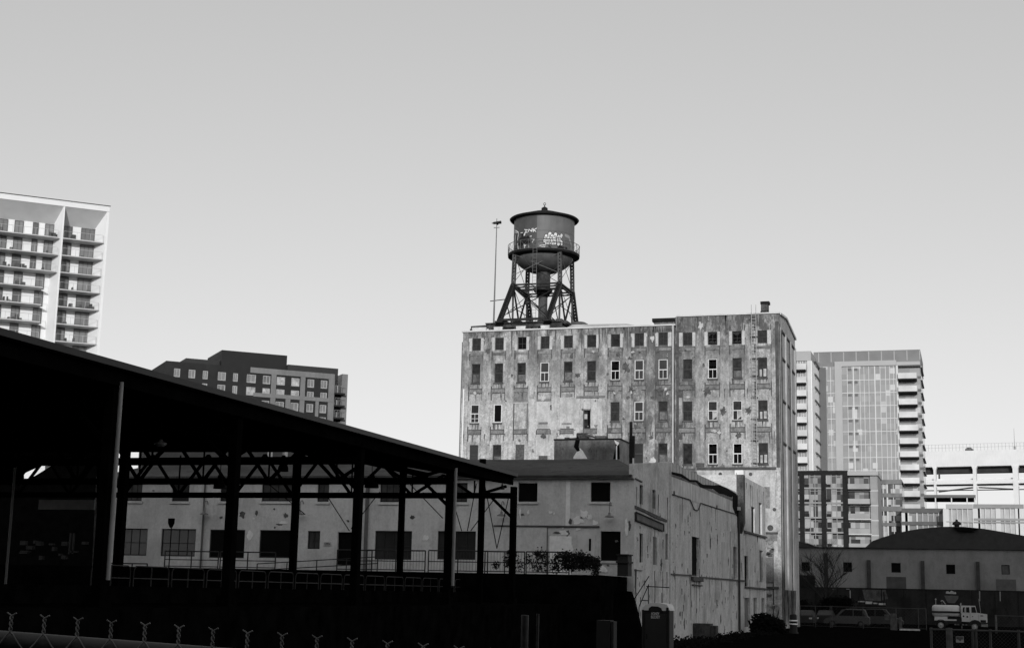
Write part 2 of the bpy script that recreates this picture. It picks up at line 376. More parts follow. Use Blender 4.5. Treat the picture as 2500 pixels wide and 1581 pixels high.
# window sills and windows: one letter per window, four rows
kinds = ['aaxaammaaaxxg',
         'dddWddBWWdXdp',
         'Vvk_EEdWdgLLp',
         'odkk___odmXYp']
WN = {}; win0 = window; board_l = STAIN('weathered_board', .24, .15, .05, .8, 3, .5, .4, .4, seed=31)
for r in range(4):
    for i, x in enumerate(xc):
        if (i, r) in blank: continue
        F_ = FM if i < 9 else FM2; k = kinds[r][i]; s0, s1, z0, z1 = holes[(i, r)]; zs = z0+(z1-z0)*.5
        window = (lambda *a, **k_: WN.__setitem__((i, r), win0(*a, sill=((.06, .09, groove_m) if r else None), **k_)) or WN[(i, r)])
        if k == 'a': window(mill, F_, s0, s1, z0, z1, .16, frame_d, pane_g, 2, 2, .06)
        elif k == 'm': window(mill, F_, s0, s1, z0, z1, .14, frame_d, board_m, 1, 1, .05)
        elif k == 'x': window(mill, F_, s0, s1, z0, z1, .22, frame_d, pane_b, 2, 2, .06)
        elif k in 'dE':
            w_ = window(mill, F_, s0, s1, z0, z1, .20, frame_d, board_m if (i+r) % 2 else pane_g, 1, 1, .07, zsplit=zs)
            if (i*3+r) % 4: q = MB(); q.fb(F_, s0+.09, s1-.1+.04*(i % 3), z0+.1, zs-.08-.05*(i % 4), .155, .165); q.build('lower_board', board_l, w_)
        elif k == 'g': window(mill, F_, s0, s1, z0, z1, .14, frame_d, pane_g, 2, 1, .05, zsplit=zs)
        elif k == 'W': window(mill, F_, s0, s1, z0, z1, .08, frame_w, pane_d, 2, 1, .07, zsplit=zs-.05)
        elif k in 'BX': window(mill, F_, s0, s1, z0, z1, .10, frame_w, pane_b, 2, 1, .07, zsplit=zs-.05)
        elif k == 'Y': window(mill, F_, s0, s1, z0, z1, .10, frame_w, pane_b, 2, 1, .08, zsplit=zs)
        elif k == 'V': window(mill, F_, s0, s1, z0, z1, .08, frame_w, pane_g, 2, 2, .07, zsplit=zs)
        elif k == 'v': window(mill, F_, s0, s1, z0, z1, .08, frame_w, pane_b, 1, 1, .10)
        elif k == 'o': window(mill, F_, s0, s1, z0, z1, .12, frame_d, pane_d, 1, 1, .09, zsplit=zs)
        elif k == 'k': window(mill, F_, s0, s1, z0, z1, .06, groove_m, brick_m, 1, 1, .03)
        elif k == 'L': 
            w_ = window(mill, F_, s0, s1, z0, z1, .09, frame_w, pane_g, 2, 1, .06, zsplit=zs)
            q = MB(); q.fprism(F_, [(s0+.45, z0+.1), (s1-.08, z0+.35), (s1-.08, zs+.05), (s0+.4, zs-.1)], .055, .062); q.build('curtain', pane_l, w_)
        elif k == 'p':
            w_ = window(mill, F_, s0, s1, z0, z1, .12, frame_d, pane_g, 2, 1, .07, zsplit=zs)
            q = MB(); q.fb(F_, s0+.15, s0+.36, z0+.1, zs-.15, .085, .095); q.fb(F_, s0+.5, s1-.1, z0+.12, zs-.1, .085, .095); q.build('curtain', pane_l, w_)
window = win0
# jagged glass left in the broken lights
for i, r in ((6, 1), (10, 1), (10, 3), (11, 3), (10, 0), (11, 0)):
    b = MB(); F_ = FM if i < 9 else FM2; s0, s1, z0, z1 = holes[(i, r)]; zs = z0+(z1-z0)*.5 if r else z0+.1
    pts = [(s0+.06, zs+.05)]
    for k in range(9): 
        t = k/8; pts.append((s0+.06+(s1-s0-.12)*t, zs+.08+rnd.random()*.22))
    pts.append((s1-.06, zs+.05)); b.fprism(F_, pts, .07, .075)
    pts = [(s0+.06, z1-.08)]
    for k in range(7):
        t = k/6; pts.append((s0+.06+(s1-s0-.12)*t, z1-.1-rnd.random()*.3))
    pts.append((s1-.06, z1-.08)); b.fprism(F_, pts, .07, .075)
    b.build('broken_glass', pane_g, WN[(i, r)], PL[WN[(i, r)].name])
# runs of dirt from sills, bands and the roof edge; flaked and sooty patches
qd = random.Random(21)
def drip(b, F, s, z, w, L, d, mi=0):
    k = 5; l, r_ = [], []
    for j in range(k+1):
        t = j/k; ww = w*(1-t*.8)*(.7+.6*qd.random()); o_ = w*.3*(qd.random()-.5); l.append((s+o_-ww/2, z-L*t)); r_.append((s+o_+ww/2, z-L*t))
    b.fprism(F, l[::-1]+r_ if False else l+r_[::-1], d, d+.002, mi)
def patch(b, F, s, z, rs, rz, d, mi=0, n=18):
    pts = []
    for j in range(n): t = 2*math.pi*j/n; m = .45+qd.random()*.75; pts.append((s+rs*m*math.cos(t), z+rz*m*math.sin(t)))
    b.fprism(F, pts, d, d+.002, mi)
db = MB()
def clear(F, s, z0, z1, w):
    return not any(h[0]-w < s < h[1]+w and h[2] < z1 and h[3] > z0 for h in holes.values())
for (i, r), h in holes.items():
    if (i, r) in blank or not r: continue
    F_ = FM if i < 9 else FM2
    for k in range(6): drip(db, F_, h[0]+qd.random()*(h[1]-h[0]), h[2]-.13, .03+qd.random()*.13, .25+qd.random()*.9, -.034-.001*k, k % 2)
for k in range(260):
    s = xL+.3+qd.random()*(xR-xL-.6); F_, z = (FM, zL) if s < xJ else (FM2, zR); L_ = .3+qd.random()**2*2.6
    if k % 3 == 0: s = xJ+qd.gauss(-3, 2.5); s = min(max(s, xL+1), xR-1); F_, z = (FM, zL) if s < xJ else (FM2, zR)
    if clear(F_, s, z-L_, z, .3): drip(db, F_, s, z-.05, .04+qd.random()*.16, L_, -.109-.0005*(k % 9), k % 2)
for za, zb in bandz[1:]:
    for k in range(60):
        s = xL+.3+qd.random()*(xR-xL-.6); F_ = FM if s < xJ else FM2; L_ = .15+qd.random()**2*1.1
        if clear(F_, s, zb-L_, zb, .15): drip(db, F_, s, zb, .03+qd.random()*.12, L_, -.104-.0005*(k % 7), k % 2)
for k in range(420):
    s = xJ+qd.gauss(-2.5, 3.4) if qd.random() < .4 else xL+qd.random()*(xR-xL)
    if not xL+.5 < s < xR-.5 or abs(s-xJ) < .6: continue
    z = (zL if s < xJ else zR)-.4-qd.random()**1.2*14; rr = .04+qd.random()**3*.34; F_ = FM if s < xJ else FM2
    if clear(F_, s, z-rr*1.7, z+rr*1.7, rr*1.3+.05): patch(db, F_, s, z, rr, rr*(.6+qd.random()), -.112-.0004*(k % 11), [0, 1, 1, 2][k % 4])
for k in range(9): s = xJ+.22+qd.random()*.35; drip(db, FM2, s, zR-.6-qd.random()*9, .25+qd.random()*.2, 3+qd.random()*3, -.013-.001*k, 1)  # dark streaks down the strip right of the joint
for k in range(60): y_ = YM+.8+qd.random()*9; drip(db, FS, y_, 3.4, .3+qd.random()*.8, 1.5+qd.random()*1.6, -.15-.001*(k % 5), k % 2)
for k in range(50): y_ = YM+.8+qd.random()*9; drip(db, FS, y_, 4+qd.random()*20, .06+qd.random()*.15, .8+qd.random()*2, -.004-.001*(k % 5), k % 2)
db.build('dirt', [mill_band, M('soot', .10, .95, .4, 4), mill_w], mill)
# limewashed patch, dark band above it, old door
def fq(b, F, u0, v0, u1, v1, d0, d1, mi=0):
    a = F.uv((u0+u1)/2, v0); c = F.uv((u0+u1)/2, v1); l = F.uv(u0, (v0+v1)/2)[0]; r_ = F.uv(u1, (v0+v1)/2)[0]
    return b.fb(F, l, r_, c[1], a[1], d0, d1, mi)
b = MB(); fq(b, FM, 1302, 976, 1349, 1049, -.045, -.003); fq(b, FM, 1358, 970, 1405, 1050, -.045, -.003); fq(b, FM, 1412, 972, 1419.5, 1050, -.045, -.003); fq(b, FM, 1443, 972, 1458, 1050, -.045, -.003)
fq(b, FM, 1420, 972, 1442, 999, -.045, -.003); fq(b, FM, 1252, 978, 1294, 984, -.04, -.003); fq(b, FM, 1302, 1060, 1349, 1112, -.045, -.003); fq(b, FM, 1358, 1061, 1460, 1076, -.045, -.003)
for u in (1298, 1353, 1408, 1465): fq(b, FM, u-6, 974, u+6, 1075, -.115, -.101)
b.build('limewash', mill_w, mill)
b = MB(); fq(b, FM, 1250, 950, 1293, 981, -.075, -.004); fq(b, FM, 1308, 974, 1350, 979, -.09, -.046); fq(b, FM, 1408, 966, 1478, 971, -.16, -.12); fq(b, FM, 1315, 1030, 1338, 1035, -.07, -.046); fq(b, FM, 1372, 1032, 1396, 1036, -.07, -.046)
fq(b, FM, 1383, 1040, 1391, 1049, -.07, -.046); fq(b, FM, 1382, 960, 1398, 968, -.07, -.046)
fq(b, FM, 1362, 1048, 1406, 1051, -.13, -.046); fq(b, FM, 1420, 998, 1443, 1001, -.1, -.046)
b.build('dark_band', mill_band, mill)
b = MB(); b.fb(FM, doorh[0]+.04, doorh[1]-.25, doorh[2], doorh[3]-.04, .12, .16); dr = b.build('door', board_m, mill, FM.P(doorh[0]+.04, doorh[2], .12))
b = MB(); fq(b, FM, 1424.5, 1010, 1433, 1022, .112, .119); b.build('pane', pane_l, dr)
# downpipe at the joint, pipe at the left corner, cornice lines
b = MB(); a = FM.at(1644, 800, -.22); b.tube((a.x, a.y, 9), (a.x, a.y, zL), .075, 8); b.build('downpipe', M('pale_pipe', .55, .5, .1, 2), mill)
b = MB(); a = FM.uv(1129, 1000)[0]; b.tube(FM.P(a+.12, 0, -.14), FM.P(a+.12, FM.uv(1130, 950)[1], -.14), .07, 8); b.build('downpipe', M('white_pipe', .9, .4, .05, 2), mill)
b = MB()
fq(b, FM2, 1651, 784, 1659, 1140, -.012, -.003); fq(b, FM2, 1895, 785, 1903, 1140, -.2, -.105, 1); fq(b, FM, 1560, 785+18, 1640, 785+24, -.02, -.003)  # dark strip right of the joint, and two more dark strips
b.build('dark_strip', [STAIN('joint_dark', .16, .11, .05, .5, 2.2, .5, .4, .4, seed=41), groove_m], mill)
# roof access ladder on the right wing
b = MB(); 
for u in (1836.5, 1847.5):
    a = FM2.uv(u, 900)[0]; b.beam(FM2.P(a, FM2.uv(u, 1136)[1], -.3), FM2.P(a, FM2.uv(u, 745)[1], -.3), .05, .05, 0, (0, 1, 0))
za, zb = FM2.uv(1840, 1136)[1], zR
k = 0
l, r_ = FM2.uv(1836.5, 900)[0], FM2.uv(1847.5, 900)[0]
z = za
while z < zb: b.beam(FM2.P(l, z, -.3), FM2.P(r_, z, -.3), .03, .03); z += .32
for v in (822, 876, 918, 970, 1022, 1075, 1130): a = FM2.uv(1842, v)[1]; b.fb(FM2, l-.1, r_+.1, a-.05, a+.03, -.32, 0, 1)
b.build('ladder', [M('ladder_steel', .42, .6, .2, 3), groove_m], mill)
# penthouse at the left end of the right wing
b = MB(); F3 = FY(YM+1.2); fq(b, F3, 1597, 783, 1652, 805, 0, 3.5); o = b.build('roof_house', mill_n, mill)
b = MB(); fq(b, F3, 1593, 777, 1652, 785, -.2, 3.7); b.build('roof', dark_m, o)
# lower walls right of the long side wall: mid ledge, dark column, boarded windows, painted disc, graffiti strokes
XW = None
# ------------------------------------------------------------------ roof clutter by the water tower
b = MB(); F4 = FY(YM+1.0)
s0, z = F4.uv(1166, 792); s1 = F4.uv(1378, 788)[0]
a0, a1 = F4.uv(1153, 797)[0], F4.uv(1180, 797)[0]
zd = zL+.14
b.fb(F4, F4.uv(1188, 790)[0], F4.uv(1372, 790)[0], zd+.35, zd+.72, -.2, .15)
b.fb(F4, F4.uv(1188, 790)[0], F4.uv(1372, 790)[0], zd+.35, zd+.72, 3.4, 3.8)
b.fb(F4, F4.uv(1188, 790)[0]+.01, F4.uv(1372, 790)[0]-.01, zd+.73, zd+.83, -.45, 9.6)
for u in (1200, 1222, 1262, 1290, 1308, 1348, 1365): x = F4.uv(u, 790)[0]; b.fb(F4, x-.25, x+.25, zd-.7, zd+.34, -.1, .4)
b.beam(F4.P(a0, zd+.45, -.3), F4.P(F4.uv(1190, 790)[0], zd+.5, -.3), .25, .25)
b.fb(F4, a0-.1, a0+.35, zd-.4, zd+.32, -.4, 0)
x = F4.uv(1358, 800)[0]; b.fb(F4, x-.9, x+.9, zd-.3, zd+.28, -.45, .1)
for q in range(26):
    x = F4.uv(1190+rnd.random()*175, 790)[0]; h = .1+rnd.random()*.22; b.fb(F4, x, x+.15+rnd.random()*.5, zd+.84, zd+.84+h, -.4+rnd.random()*2, rnd.random()+2)
tag(b.build('steel_platform', rust_m), 'rusty steel grillage platform lying along the mill roof edge under the tower legs', 'platform')
fl_m = M('pale_flashing', .62, .5, .2, 2)
for u, w, wh_ in ((1176, 20, 'widest and leftmost of four'), (1222, 12, 'second of four from the left'), (1277, 13, 'third of four from the left'), (1336, 12, 'rightmost of four')):
    b = MB(); x = F4.uv(u, 800)[0]; W = w/27.; b.fprism(F4, [(x-W, zd+.35), (x-W*.9, zd-.05), (x+W*.9, zd-.05), (x+W, zd+.35)], -.8, -.55)
    tag(b.build('roof_flashing', fl_m), 'pale curled roof sheet below the steel platform, '+wh_, 'flashing', 'curled roof sheets along the mill parapet')
b = MB(); x0 = F4.uv(1382, 797)[0]; x1 = F4.uv(1560, 792)[0]
b.fprism(F4, [(x0, zd-.02), (x0+.8, zd+.35), (x0+6, zd+.28), (x1, zd+.05), (x1, zd-.02)], -.6, 6)
tag(b.build('roof_skylight', M('roof_sheet', .40, .6, .2, 1.0)), 'low pale sheet metal roof ridge to the right of the water tower base', 'skylight')
b = MB(); F5 = FY(YM+8); x = F5.uv(1412, 795)[0]; zq = F5.uv(1412, 785)[1]; b.lathe(F5.P(x, zq-1.3), [(0, 1.3), (.7, 1.2), (1.3, .85), (1.7, .4), (1.8, 0), (1.8, -.6)], 20)
tag(b.build('roof_tarp', dirt_m), 'dark rounded tarpaulin heap on the roof at the right foot of the tower', 'tarpaulin')
# roof vent stack
F6 = FY(YM+3.5); th = thing('vent_stack', F6.at(1865, 768), 'squat dark metal vent stack on the right wing roof, left of the corner', 'vent')
b = MB(); x0, x1 = F6.uv(1857.5, 750)[0], F6.uv(1875, 750)[0]; z0, z1 = F6.uv(1865, 772)[1], F6.uv(1865, 742)[1]
b.fb(F6, x0, x1, z0-1, z1, 0, .7); b.build('stack', rust_m, th)
b = MB(); b.fb(F6, x0-.04, x1+.12, z1+.002, F6.uv(1865, 735.5)[1], -.06, .76); b.fb(F6, x0-.04, x1+.04, F6.uv(1865, 762)[1], F6.uv(1865, 759)[1], -.05, .75); b.build('hood', dark_m, th)
# ------------------------------------------------------------------ siren pole
F7 = FY(YM+2.2); p0 = F7.at(1206, 790); p0.z = zL-.5; s_, zt = F7.uv(1212.5, 555)
th = thing('siren_pole', p0, 'thin tall steel pole with a siren head standing left of the water tower', 'pole')
b = MB(); q0 = Vector(F7.P(F7.uv(1205, 790)[0], zL-.5)); q1 = Vector(F7.P(s_, zt)); q1.x = q0.x+(q1.x-q0.x)
b.tube(q0, (q0.x*.5+q1.x*.5, q0.y, (q0.z+q1.z)/2), .10, 8, .07); b.tube((q0.x*.5+q1.x*.5, q0.y, (q0.z+q1.z)/2), q1, .07, 8, .045); b.build('pole', M('pole_steel', .17, .6, .2, 2), th)
b = MB(); b.tube(q1, q1+Vector((0, 0, .9)), .03, 6); b.tube(q1+Vector((-.35, 0, .45)), q1+Vector((.45, 0, .5)), .12, 8, .16); b.tube(q1+Vector((-.5, 0, .45)), q1+Vector((-.3, 0, .45)), .05, 6); b.tube(q1+Vector((0, -.3, .4)), q1+Vector((0, .3, .4)), .1, 8)
b.tube(q1+Vector((-.3, 0, -.02)), q1+Vector((.3, 0, -.02)), .03, 6); b.build('siren', steel_m, th)

# ------------------------------------------------------------------ water tower
YC = YM+6.9
FT = FY(YC); TX = FT.uv(1327.2, 640)[0]
RT = 3.09
z_bot = FT.uv(1328, 622)[1]          # joint of cylinder and bowl
z_top = FT.uv(1328, 538)[1]
wtw = thing('water_tower', (TX, YC, zL), 'old steel water tower on the mill roof, round tank with graffiti, railing and lattice legs', 'water tower')
def cyl(b, r, z0, z1, a0, a1, n, mi=0):
    V = []
    for i in range(n+1):
        t = a0+(a1-a0)*i/n
        for z in (z0, z1): V.append((TX+r*math.cos(t), YC+r*math.sin(t), z))
    b.add(V, [(2*i, 2*i+2, 2*i+3, 2*i+1) for i in range(n)], mi, True)
# angle of a point of the near side of the cylinder, from its sideways place in the photo
def ang(u, v, r=RT):
    s = FT.uv(u, v)[0]-TX
    vd = Vector((TX, YC, 0)).normalized(); base = math.atan2(-vd.y, -vd.x)       # towards the viewer
    k = max(-1, min(1, s*math.cos(math.atan2(TX, YC))/r)); return base+math.asin(k)
seam = ang(1311, 580)
b = MB(); cyl(b, RT, z_bot, z_top, seam-math.pi, seam, 40, 0); cyl(b, RT, z_bot, z_top, seam, seam+math.pi, 40, 1)
zz = z_bot+(z_top-z_bot)*.5; b.lathe((TX, YC, zz), [(RT+.001, -.02), (RT+.015, 0), (RT+.001, .02)], 64, 0); tk = b.build('tank', [tank_m, tank_l], wtw)
b = MB(); b.lathe((TX, YC, z_top), [(RT+.36, -.16), (RT+.46, -.02), (RT+.36, .06), (RT*.75, .42), (RT*.45, .72), (.5, .98), (.32, 1.02), (.32, 1.28), (.1, 1.42), (0, 1.44)], 48)
b.lathe((TX, YC, z_top), [(RT+.36, -.16), (RT-.01, -.10)], 48); rf = b.build('roof', dark_m, wtw)
b = MB(); b.lathe((TX, YC, z_top+1.44), [(0, 0), (.05, .02), (.05, .2)], 8)
for k in range(12):
    t, t2 = k*math.pi/6, (k+1)*math.pi/6; b.tube((TX+.12*math.cos(t), YC, z_top+1.72+.12*math.sin(t)), (TX+.12*math.cos(t2), YC, z_top+1.72+.12*math.sin(t2)), .03, 6)
b.build('finial', steel_m, rf)
b = MB(); bd = 1.95
b.lathe((TX, YC, z_bot), [(RT*math.cos(t), -bd*math.sin(t)) for t in [k*math.pi/2/14 for k in range(15)]], 56); 
for k in range(8):
    t = k*math.pi/4+.3; pts = [(TX+(RT*math.cos(q)+.01)*math.cos(t), YC+(RT*math.cos(q)+.01)*math.sin(t), z_bot-(bd+.01)*math.sin(q)) for q in [j*math.pi/2/8 for j in range(8)]]; b.path(pts, .03, 4)
b.build('bowl', bowl_m, wtw)
# walkway and railing
RW = RT+.55; zw = z_bot-.10
b = MB(); b.lathe((TX, YC, zw), [(RT-.02, 0), (RW, 0), (RW, -.22), (RW-.06, -.24), (RT*.93, -.42), (RT*.93, -.3)], 56, 0, False); wk = b.build('walkway', dark_m, wtw)
b = MB()
for z_, r_ in ((.92, .032), (.02, .03)):
    pts = [(TX+RW*math.cos(t), YC+RW*math.sin(t), zw+z_) for t in [k*2*math.pi/48 for k in range(49)]]; b.path(pts, r_, 5)
for k in range(24):
    t = k*2*math.pi/24+.1; p = Vector((TX+RW*math.cos(t), YC+RW*math.sin(t), zw)); b.tube(p, p+Vector((0, 0, .92)), .025, 5)
    t2 = t+2*math.pi/24; q = Vector((TX+RW*math.cos(t2), YC+RW*math.sin(t2), zw))
    b.tube(p+Vector((0, 0, .04)), q+Vector((0, 0, .9)), .014, 4); b.tube(q+Vector((0, 0, .04)), p+Vector((0, 0, .9)), .014, 4)
b.build('railing', M('railing_steel', .12, .6, .3, 3), wtw)
# trestle legs
hs = 2.42; z_ring = FY(YC-hs).uv(1328, 692)[1]; z_leg_top = z_bot-.35; z_base = zd+.85
corners = [(-1, -1), (1, -1), (1, 1), (-1, 1)]
def lattice(b, p, q, w, dp):
    """box column: two channels joined by batten plates"""
    p = Vector(p); q = Vector(q); d = (q-p); L = d.length; d.normalize(); a = d.cross(Vector((0, 1, 0)))
    if a.length < .2: a = d.cross(Vector((1, 0, 0)))
    a.normalize(); e = a.cross(d).normalized()
    for sg in (-1, 1): b.beam(p+a*sg*w*.33, q+a*sg*w*.33, dp, w*.36, 0, a)
    n = max(3, int(L/.34))
    for k in range(n+1):
        c = p+d*L*k/n; b.beam(c-a*w*.3, c+a*w*.3, dp*.9, .10, 0, e) if False else b.beam(c-a*w*.28, c+a*w*.28, .16, dp*.9, 0, e)
for cx, cy in corners:
    T = Vector((TX+cx*hs*.97, YC+cy*hs*.97, z_leg_top)); R_ = Vector((TX+cx*hs, YC+cy*hs, z_ring))
    b = MB(); lattice(b, R_, T+Vector((0, 0, .25)), .40, .30)
    lg = b.build('leg', rust_m, wtw, R_)
    b = MB(); Bs = Vector((TX+cx*hs, YC+cy*(hs+(4.3 if cy < 0 else 2.6)), z_base)); lattice(b, Bs, R_, .46, .34)
    b.box(Bs.x-.35, Bs.x+.35, Bs.y-.35, Bs.y+.35, z_base-.12, z_base+.02); b.build('raking_leg', steel_m, wtw, Bs)
    b = MB(); b.beam((R_.x, R_.y, z_base), R_, .16, .16, 0, (0, 1, 0)); b.build('post', rust_m, wtw, (R_.x, R_.y, z_base))
b = MB()
for k in range(4):
    p = Vector((TX+corners[k][0]*hs, YC+corners[k][1]*hs, z_ring)); q = Vector((TX+corners[(k+1) % 4][0]*hs, YC+corners[(k+1) % 4][1]*hs, z_ring))
    b.beam(p, q, .22, .14); b.beam(p-Vector((0, 0, .28)), q-Vector((0, 0, .28)), .2, .12)
    n = 6
    for j in range(n): b.beam(p+(q-p)*(j/n)-Vector((0, 0, .28 if j % 2 else 0)), p+(q-p)*((j+1)/n)-Vector((0, 0, 0 if j % 2 else .28)), .06, .06)
b.beam((TX-hs, YC, z_ring-.05), (TX+hs, YC, z_ring-.05), .25, .2); b.lathe((TX, YC, z_ring), [(.42, -1.0), (.85, -.35), (.95, -.30), (.95, 0), (.5, .05)], 16)
b.build('ring_girder', steel_m, wtw)
b = MB()
for sx in (-1, 1):
    X_ = TX+sx*hs; f = Vector((X_, YC-hs, z_ring)); g = Vector((X_, YC+hs, z_ring))
    b.beam(f, (X_, YC+.4, z_base), .15, .15); b.beam(g, (X_, YC-1.0, z_base), .15, .15)
    b.beam((X_, YC-hs-2.1, (z_ring+z_base)/2), (X_, YC-hs, z_base+.2), .08, .08)
for sx in (-1, 1):
    X_ = TX+sx*hs
    b.tube((X_, YC-hs, z_ring-.2), (X_, YC+hs+2.4, z_base+.3), .03, 5); b.tube((X_, YC+hs, z_ring-.2), (X_, YC-hs-4, z_base+.3), .035, 5); b.tube((X_, YC-hs, (z_ring+z_base)/2), (X_, YC+hs, (z_ring+z_base)/2), .04, 5)
for sy in (-1, 1):
    Y_ = YC+sy*hs; b.tube((TX-hs-.0, Y_-(1.9 if sy < 0 else -1), z_base+1.2), (TX+hs, Y_, z_ring-.3), .05, 6); b.tube((TX-hs, Y_, z_ring-.3), (TX+hs, Y_, z_base+.2), .055, 6)
    b.tube((TX-hs, Y_, z_ring-.3), (TX+hs*.9, Y_-1, z_base+.1), .03, 5)
b.beam((TX-hs, YC-hs-4.3, z_base+.15), (TX+hs, YC-hs-4.3, z_base+.15), .2, .22); b.beam((TX-hs, YC+hs+2.4, z_base+.15), (TX+hs, YC+hs+2.4, z_base+.15), .2, .2)
b.beam((TX-hs-2, YC-hs-1.2, z_base+2.7), (TX-hs-.1, YC-hs-1.2, z_base+2.85), .07, .07)
b.build('brace', steel_m, wtw)
b = MB()
ct = [Vector((TX+c[0]*hs*.97, YC+c[1]*hs*.97, z_leg_top)) for c in corners]; cb = [Vector((TX+c[0]*hs, YC+c[1]*hs, z_ring)) for c in corners]
for k in range(4):
    j = (k+1) % 4
    lo = .42 if k == 0 else 0
    b.tube(ct[k]-Vector((0, 0, .05)), cb[j]+Vector((0, 0, 1.0 if k == 0 else .2)), .032, 6); b.tube(ct[j]-Vector((0, 0, .05)), cb[k]+Vector((0, 0, 1.0 if k == 0 else .2)), .032, 6)
b.build('tie_rod', M('tie_rod_steel', .16, .6, .2, 3), wtw)
b = MB(); b.lathe((TX, YC, z_base-.3), [(.46, 0), (.46, z_ring-z_base-.3), (.62, z_ring-z_base), (.72, z_ring-z_base+.3), (.72, z_bot-bd-z_base+.9)], 24); b.build('riser_pipe', rust_m, wtw)
b = MB(); lx = ang(1306, 640, RW+.15); px, py = TX+(RW+.12)*math.cos(lx), YC+(RW+.12)*math.sin(lx)
for dx in (-.2, .2): b.beam((px+dx, py, z_base+.2), (px+dx, py, zw+1.0), .03, .03, 0, (0, 1, 0))
z = z_base+.3
while z < zw+.9: b.beam((px-.22, py, z), (px+.22, py, z), .022, .022); z += .33
b.build('ladder', M('ladder_grey', .16, .6, .2, 3), wtw)
# graffiti on the tank: strokes wrapped on the cylinder, given as photo points on its face
def stroke(b, pts, w, off, mi=0):
    """pts in source pixels; a ribbon with round ends lying on the tank"""
    Q = [(ang(u, v)*(RT+off), FY(YC+RT*math.sin(ang(u, v))).uv(u, v)[1]) for u, v in pts]
    def onc(s, z): t = s/(RT+off); return (TX+(RT+off)*math.cos(t), YC+(RT+off)*math.sin(t), z)
    for (s0, z0), (s1, z1) in zip(Q, Q[1:]):
        L = math.hypot(s1-s0, z1-z0); n = max(1, int(L/.12)); a = math.atan2(z1-z0, s1-s0); nx, nz = -math.sin(a)*w/2, math.cos(a)*w/2
        V = []
        for k in range(n+1):
            t = k/n; V += [onc(s0+(s1-s0)*t+nx, z0+(z1-z0)*t+nz), onc(s0+(s1-s0)*t-nx, z0+(z1-z0)*t-nz)]
        b.add(V, [(2*k, 2*k+1, 2*k+3, 2*k+2) for k in range(n)], mi)
    for k, (s, z) in enumerate(Q):
        t = off+.0006*(k+1); o2 = (RT+t)
        V = [(TX+o2*math.cos((s+w/2*math.cos(j*math.pi/6))/(RT+off)), YC+o2*math.sin((s+w/2*math.cos(j*math.pi/6))/(RT+off)), z+w/2*math.sin(j*math.pi/6)) for j in range(12)]
        b.add(V, [tuple(range(12))], mi)
gz = lambda x, y: (1240+x*180/2408, 550+y*100/1338)
gp = lambda *a: [gz(a[i], a[i+1]) for i in range(0, len(a), 2)]
paint_w = M('white_spray_paint', .85, .6, .05, 3); paint_g = M('pale_spray_paint', .72, .6, .12, 3); paint_k = M('black_spray_paint', .012, .6, .3, 3)
b = MB()
for s_ in (gp(560, 140, 660, 150), gp(610, 145, 600, 215), gp(590, 230, 560, 330), gp(575, 225, 650, 230), gp(680, 210, 700, 130), gp(700, 130, 790, 200), gp(790, 200, 800, 110), gp(840, 210, 830, 100), gp(835, 160, 940, 100), gp(850, 150, 920, 200),
           gp(240, 160, 300, 180), gp(300, 170, 360, 230), gp(240, 230, 350, 230), gp(360, 230, 360, 340), gp(350, 340, 335, 500), gp(262, 330, 250, 640), gp(440, 245, 500, 240), gp(540, 330, 560, 260)):
    stroke(b, s_, .07, .02)
for s_ in (gp(335, 600, 360, 780), gp(545, 620, 570, 780), gp(560, 700, 600, 640)): stroke(b, s_, .11, .02, 1)
b.build('painted_letters', [paint_w, paint_g], wtw)
b = MB()
for s_, w in ((gp(490, 270, 480, 360), .24), (gp(440, 440, 560, 420, 690, 450), .36), (gp(400, 540, 620, 560), .42), (gp(660, 380, 690, 540), .3), (gp(480, 600, 460, 780), .24), (gp(300, 320, 300, 560, 290, 760), .12), (gp(215, 380, 220, 600), .10), (gp(380, 480, 390, 620), .3), (gp(230, 760, 320, 790), .16), (gp(820, 760, 880, 760), .12), (gp(1340, 680, 1400, 740), .2), (gp(1650, 720, 1900, 760), .3)):
    stroke(b, s_, w, .012)
b.build('painted_blot', paint_k, wtw)
b = MB()
BUB = [(gp(1250, 330, 1215, 440), .19), (gp(1370, 270, 1330, 420), .26), (gp(1440, 330, 1400, 430), .19), (gp(1550, 290, 1500, 430, 1510, 490), .27), (gp(1650, 350, 1600, 450), .19), (gp(1740, 320, 1680, 440), .22),
       (gp(1200, 510, 1370, 520), .26), (gp(1230, 590, 1380, 590), .12), (gp(1420, 500, 1450, 600, 1540, 590), .2), (gp(1620, 470, 1640, 620), .24), (gp(1680, 470, 1740, 550, 1735, 620), .2)]
for i_, (s_, w) in enumerate(BUB): stroke(b, s_, w*1.25+.12, .014+i_*.003, 1); stroke(b, s_, w*1.25, .0155+i_*.003, 0)
for s_ in (gp(1040, 660, 1220, 640), gp(1070, 720, 1200, 700), gp(680, 630, 700, 770), gp(760, 440, 860, 450), gp(860, 460, 800, 560), gp(740, 360, 780, 350)): stroke(b, s_, .08, .016, 0)
stroke(b, gp(2010, 480, 2060, 620, 2060, 760), .26, .014, 2); stroke(b, gp(1880, 330, 1990, 390), .3, .010, 2)
b.build('bubble_letters', [paint_g, paint_k, M('grey_spray_paint', .3, .6, .1, 3)], wtw)
absorb(wtw, 'tank', ['painted_letters', 'painted_blot', 'bubble_letters'])
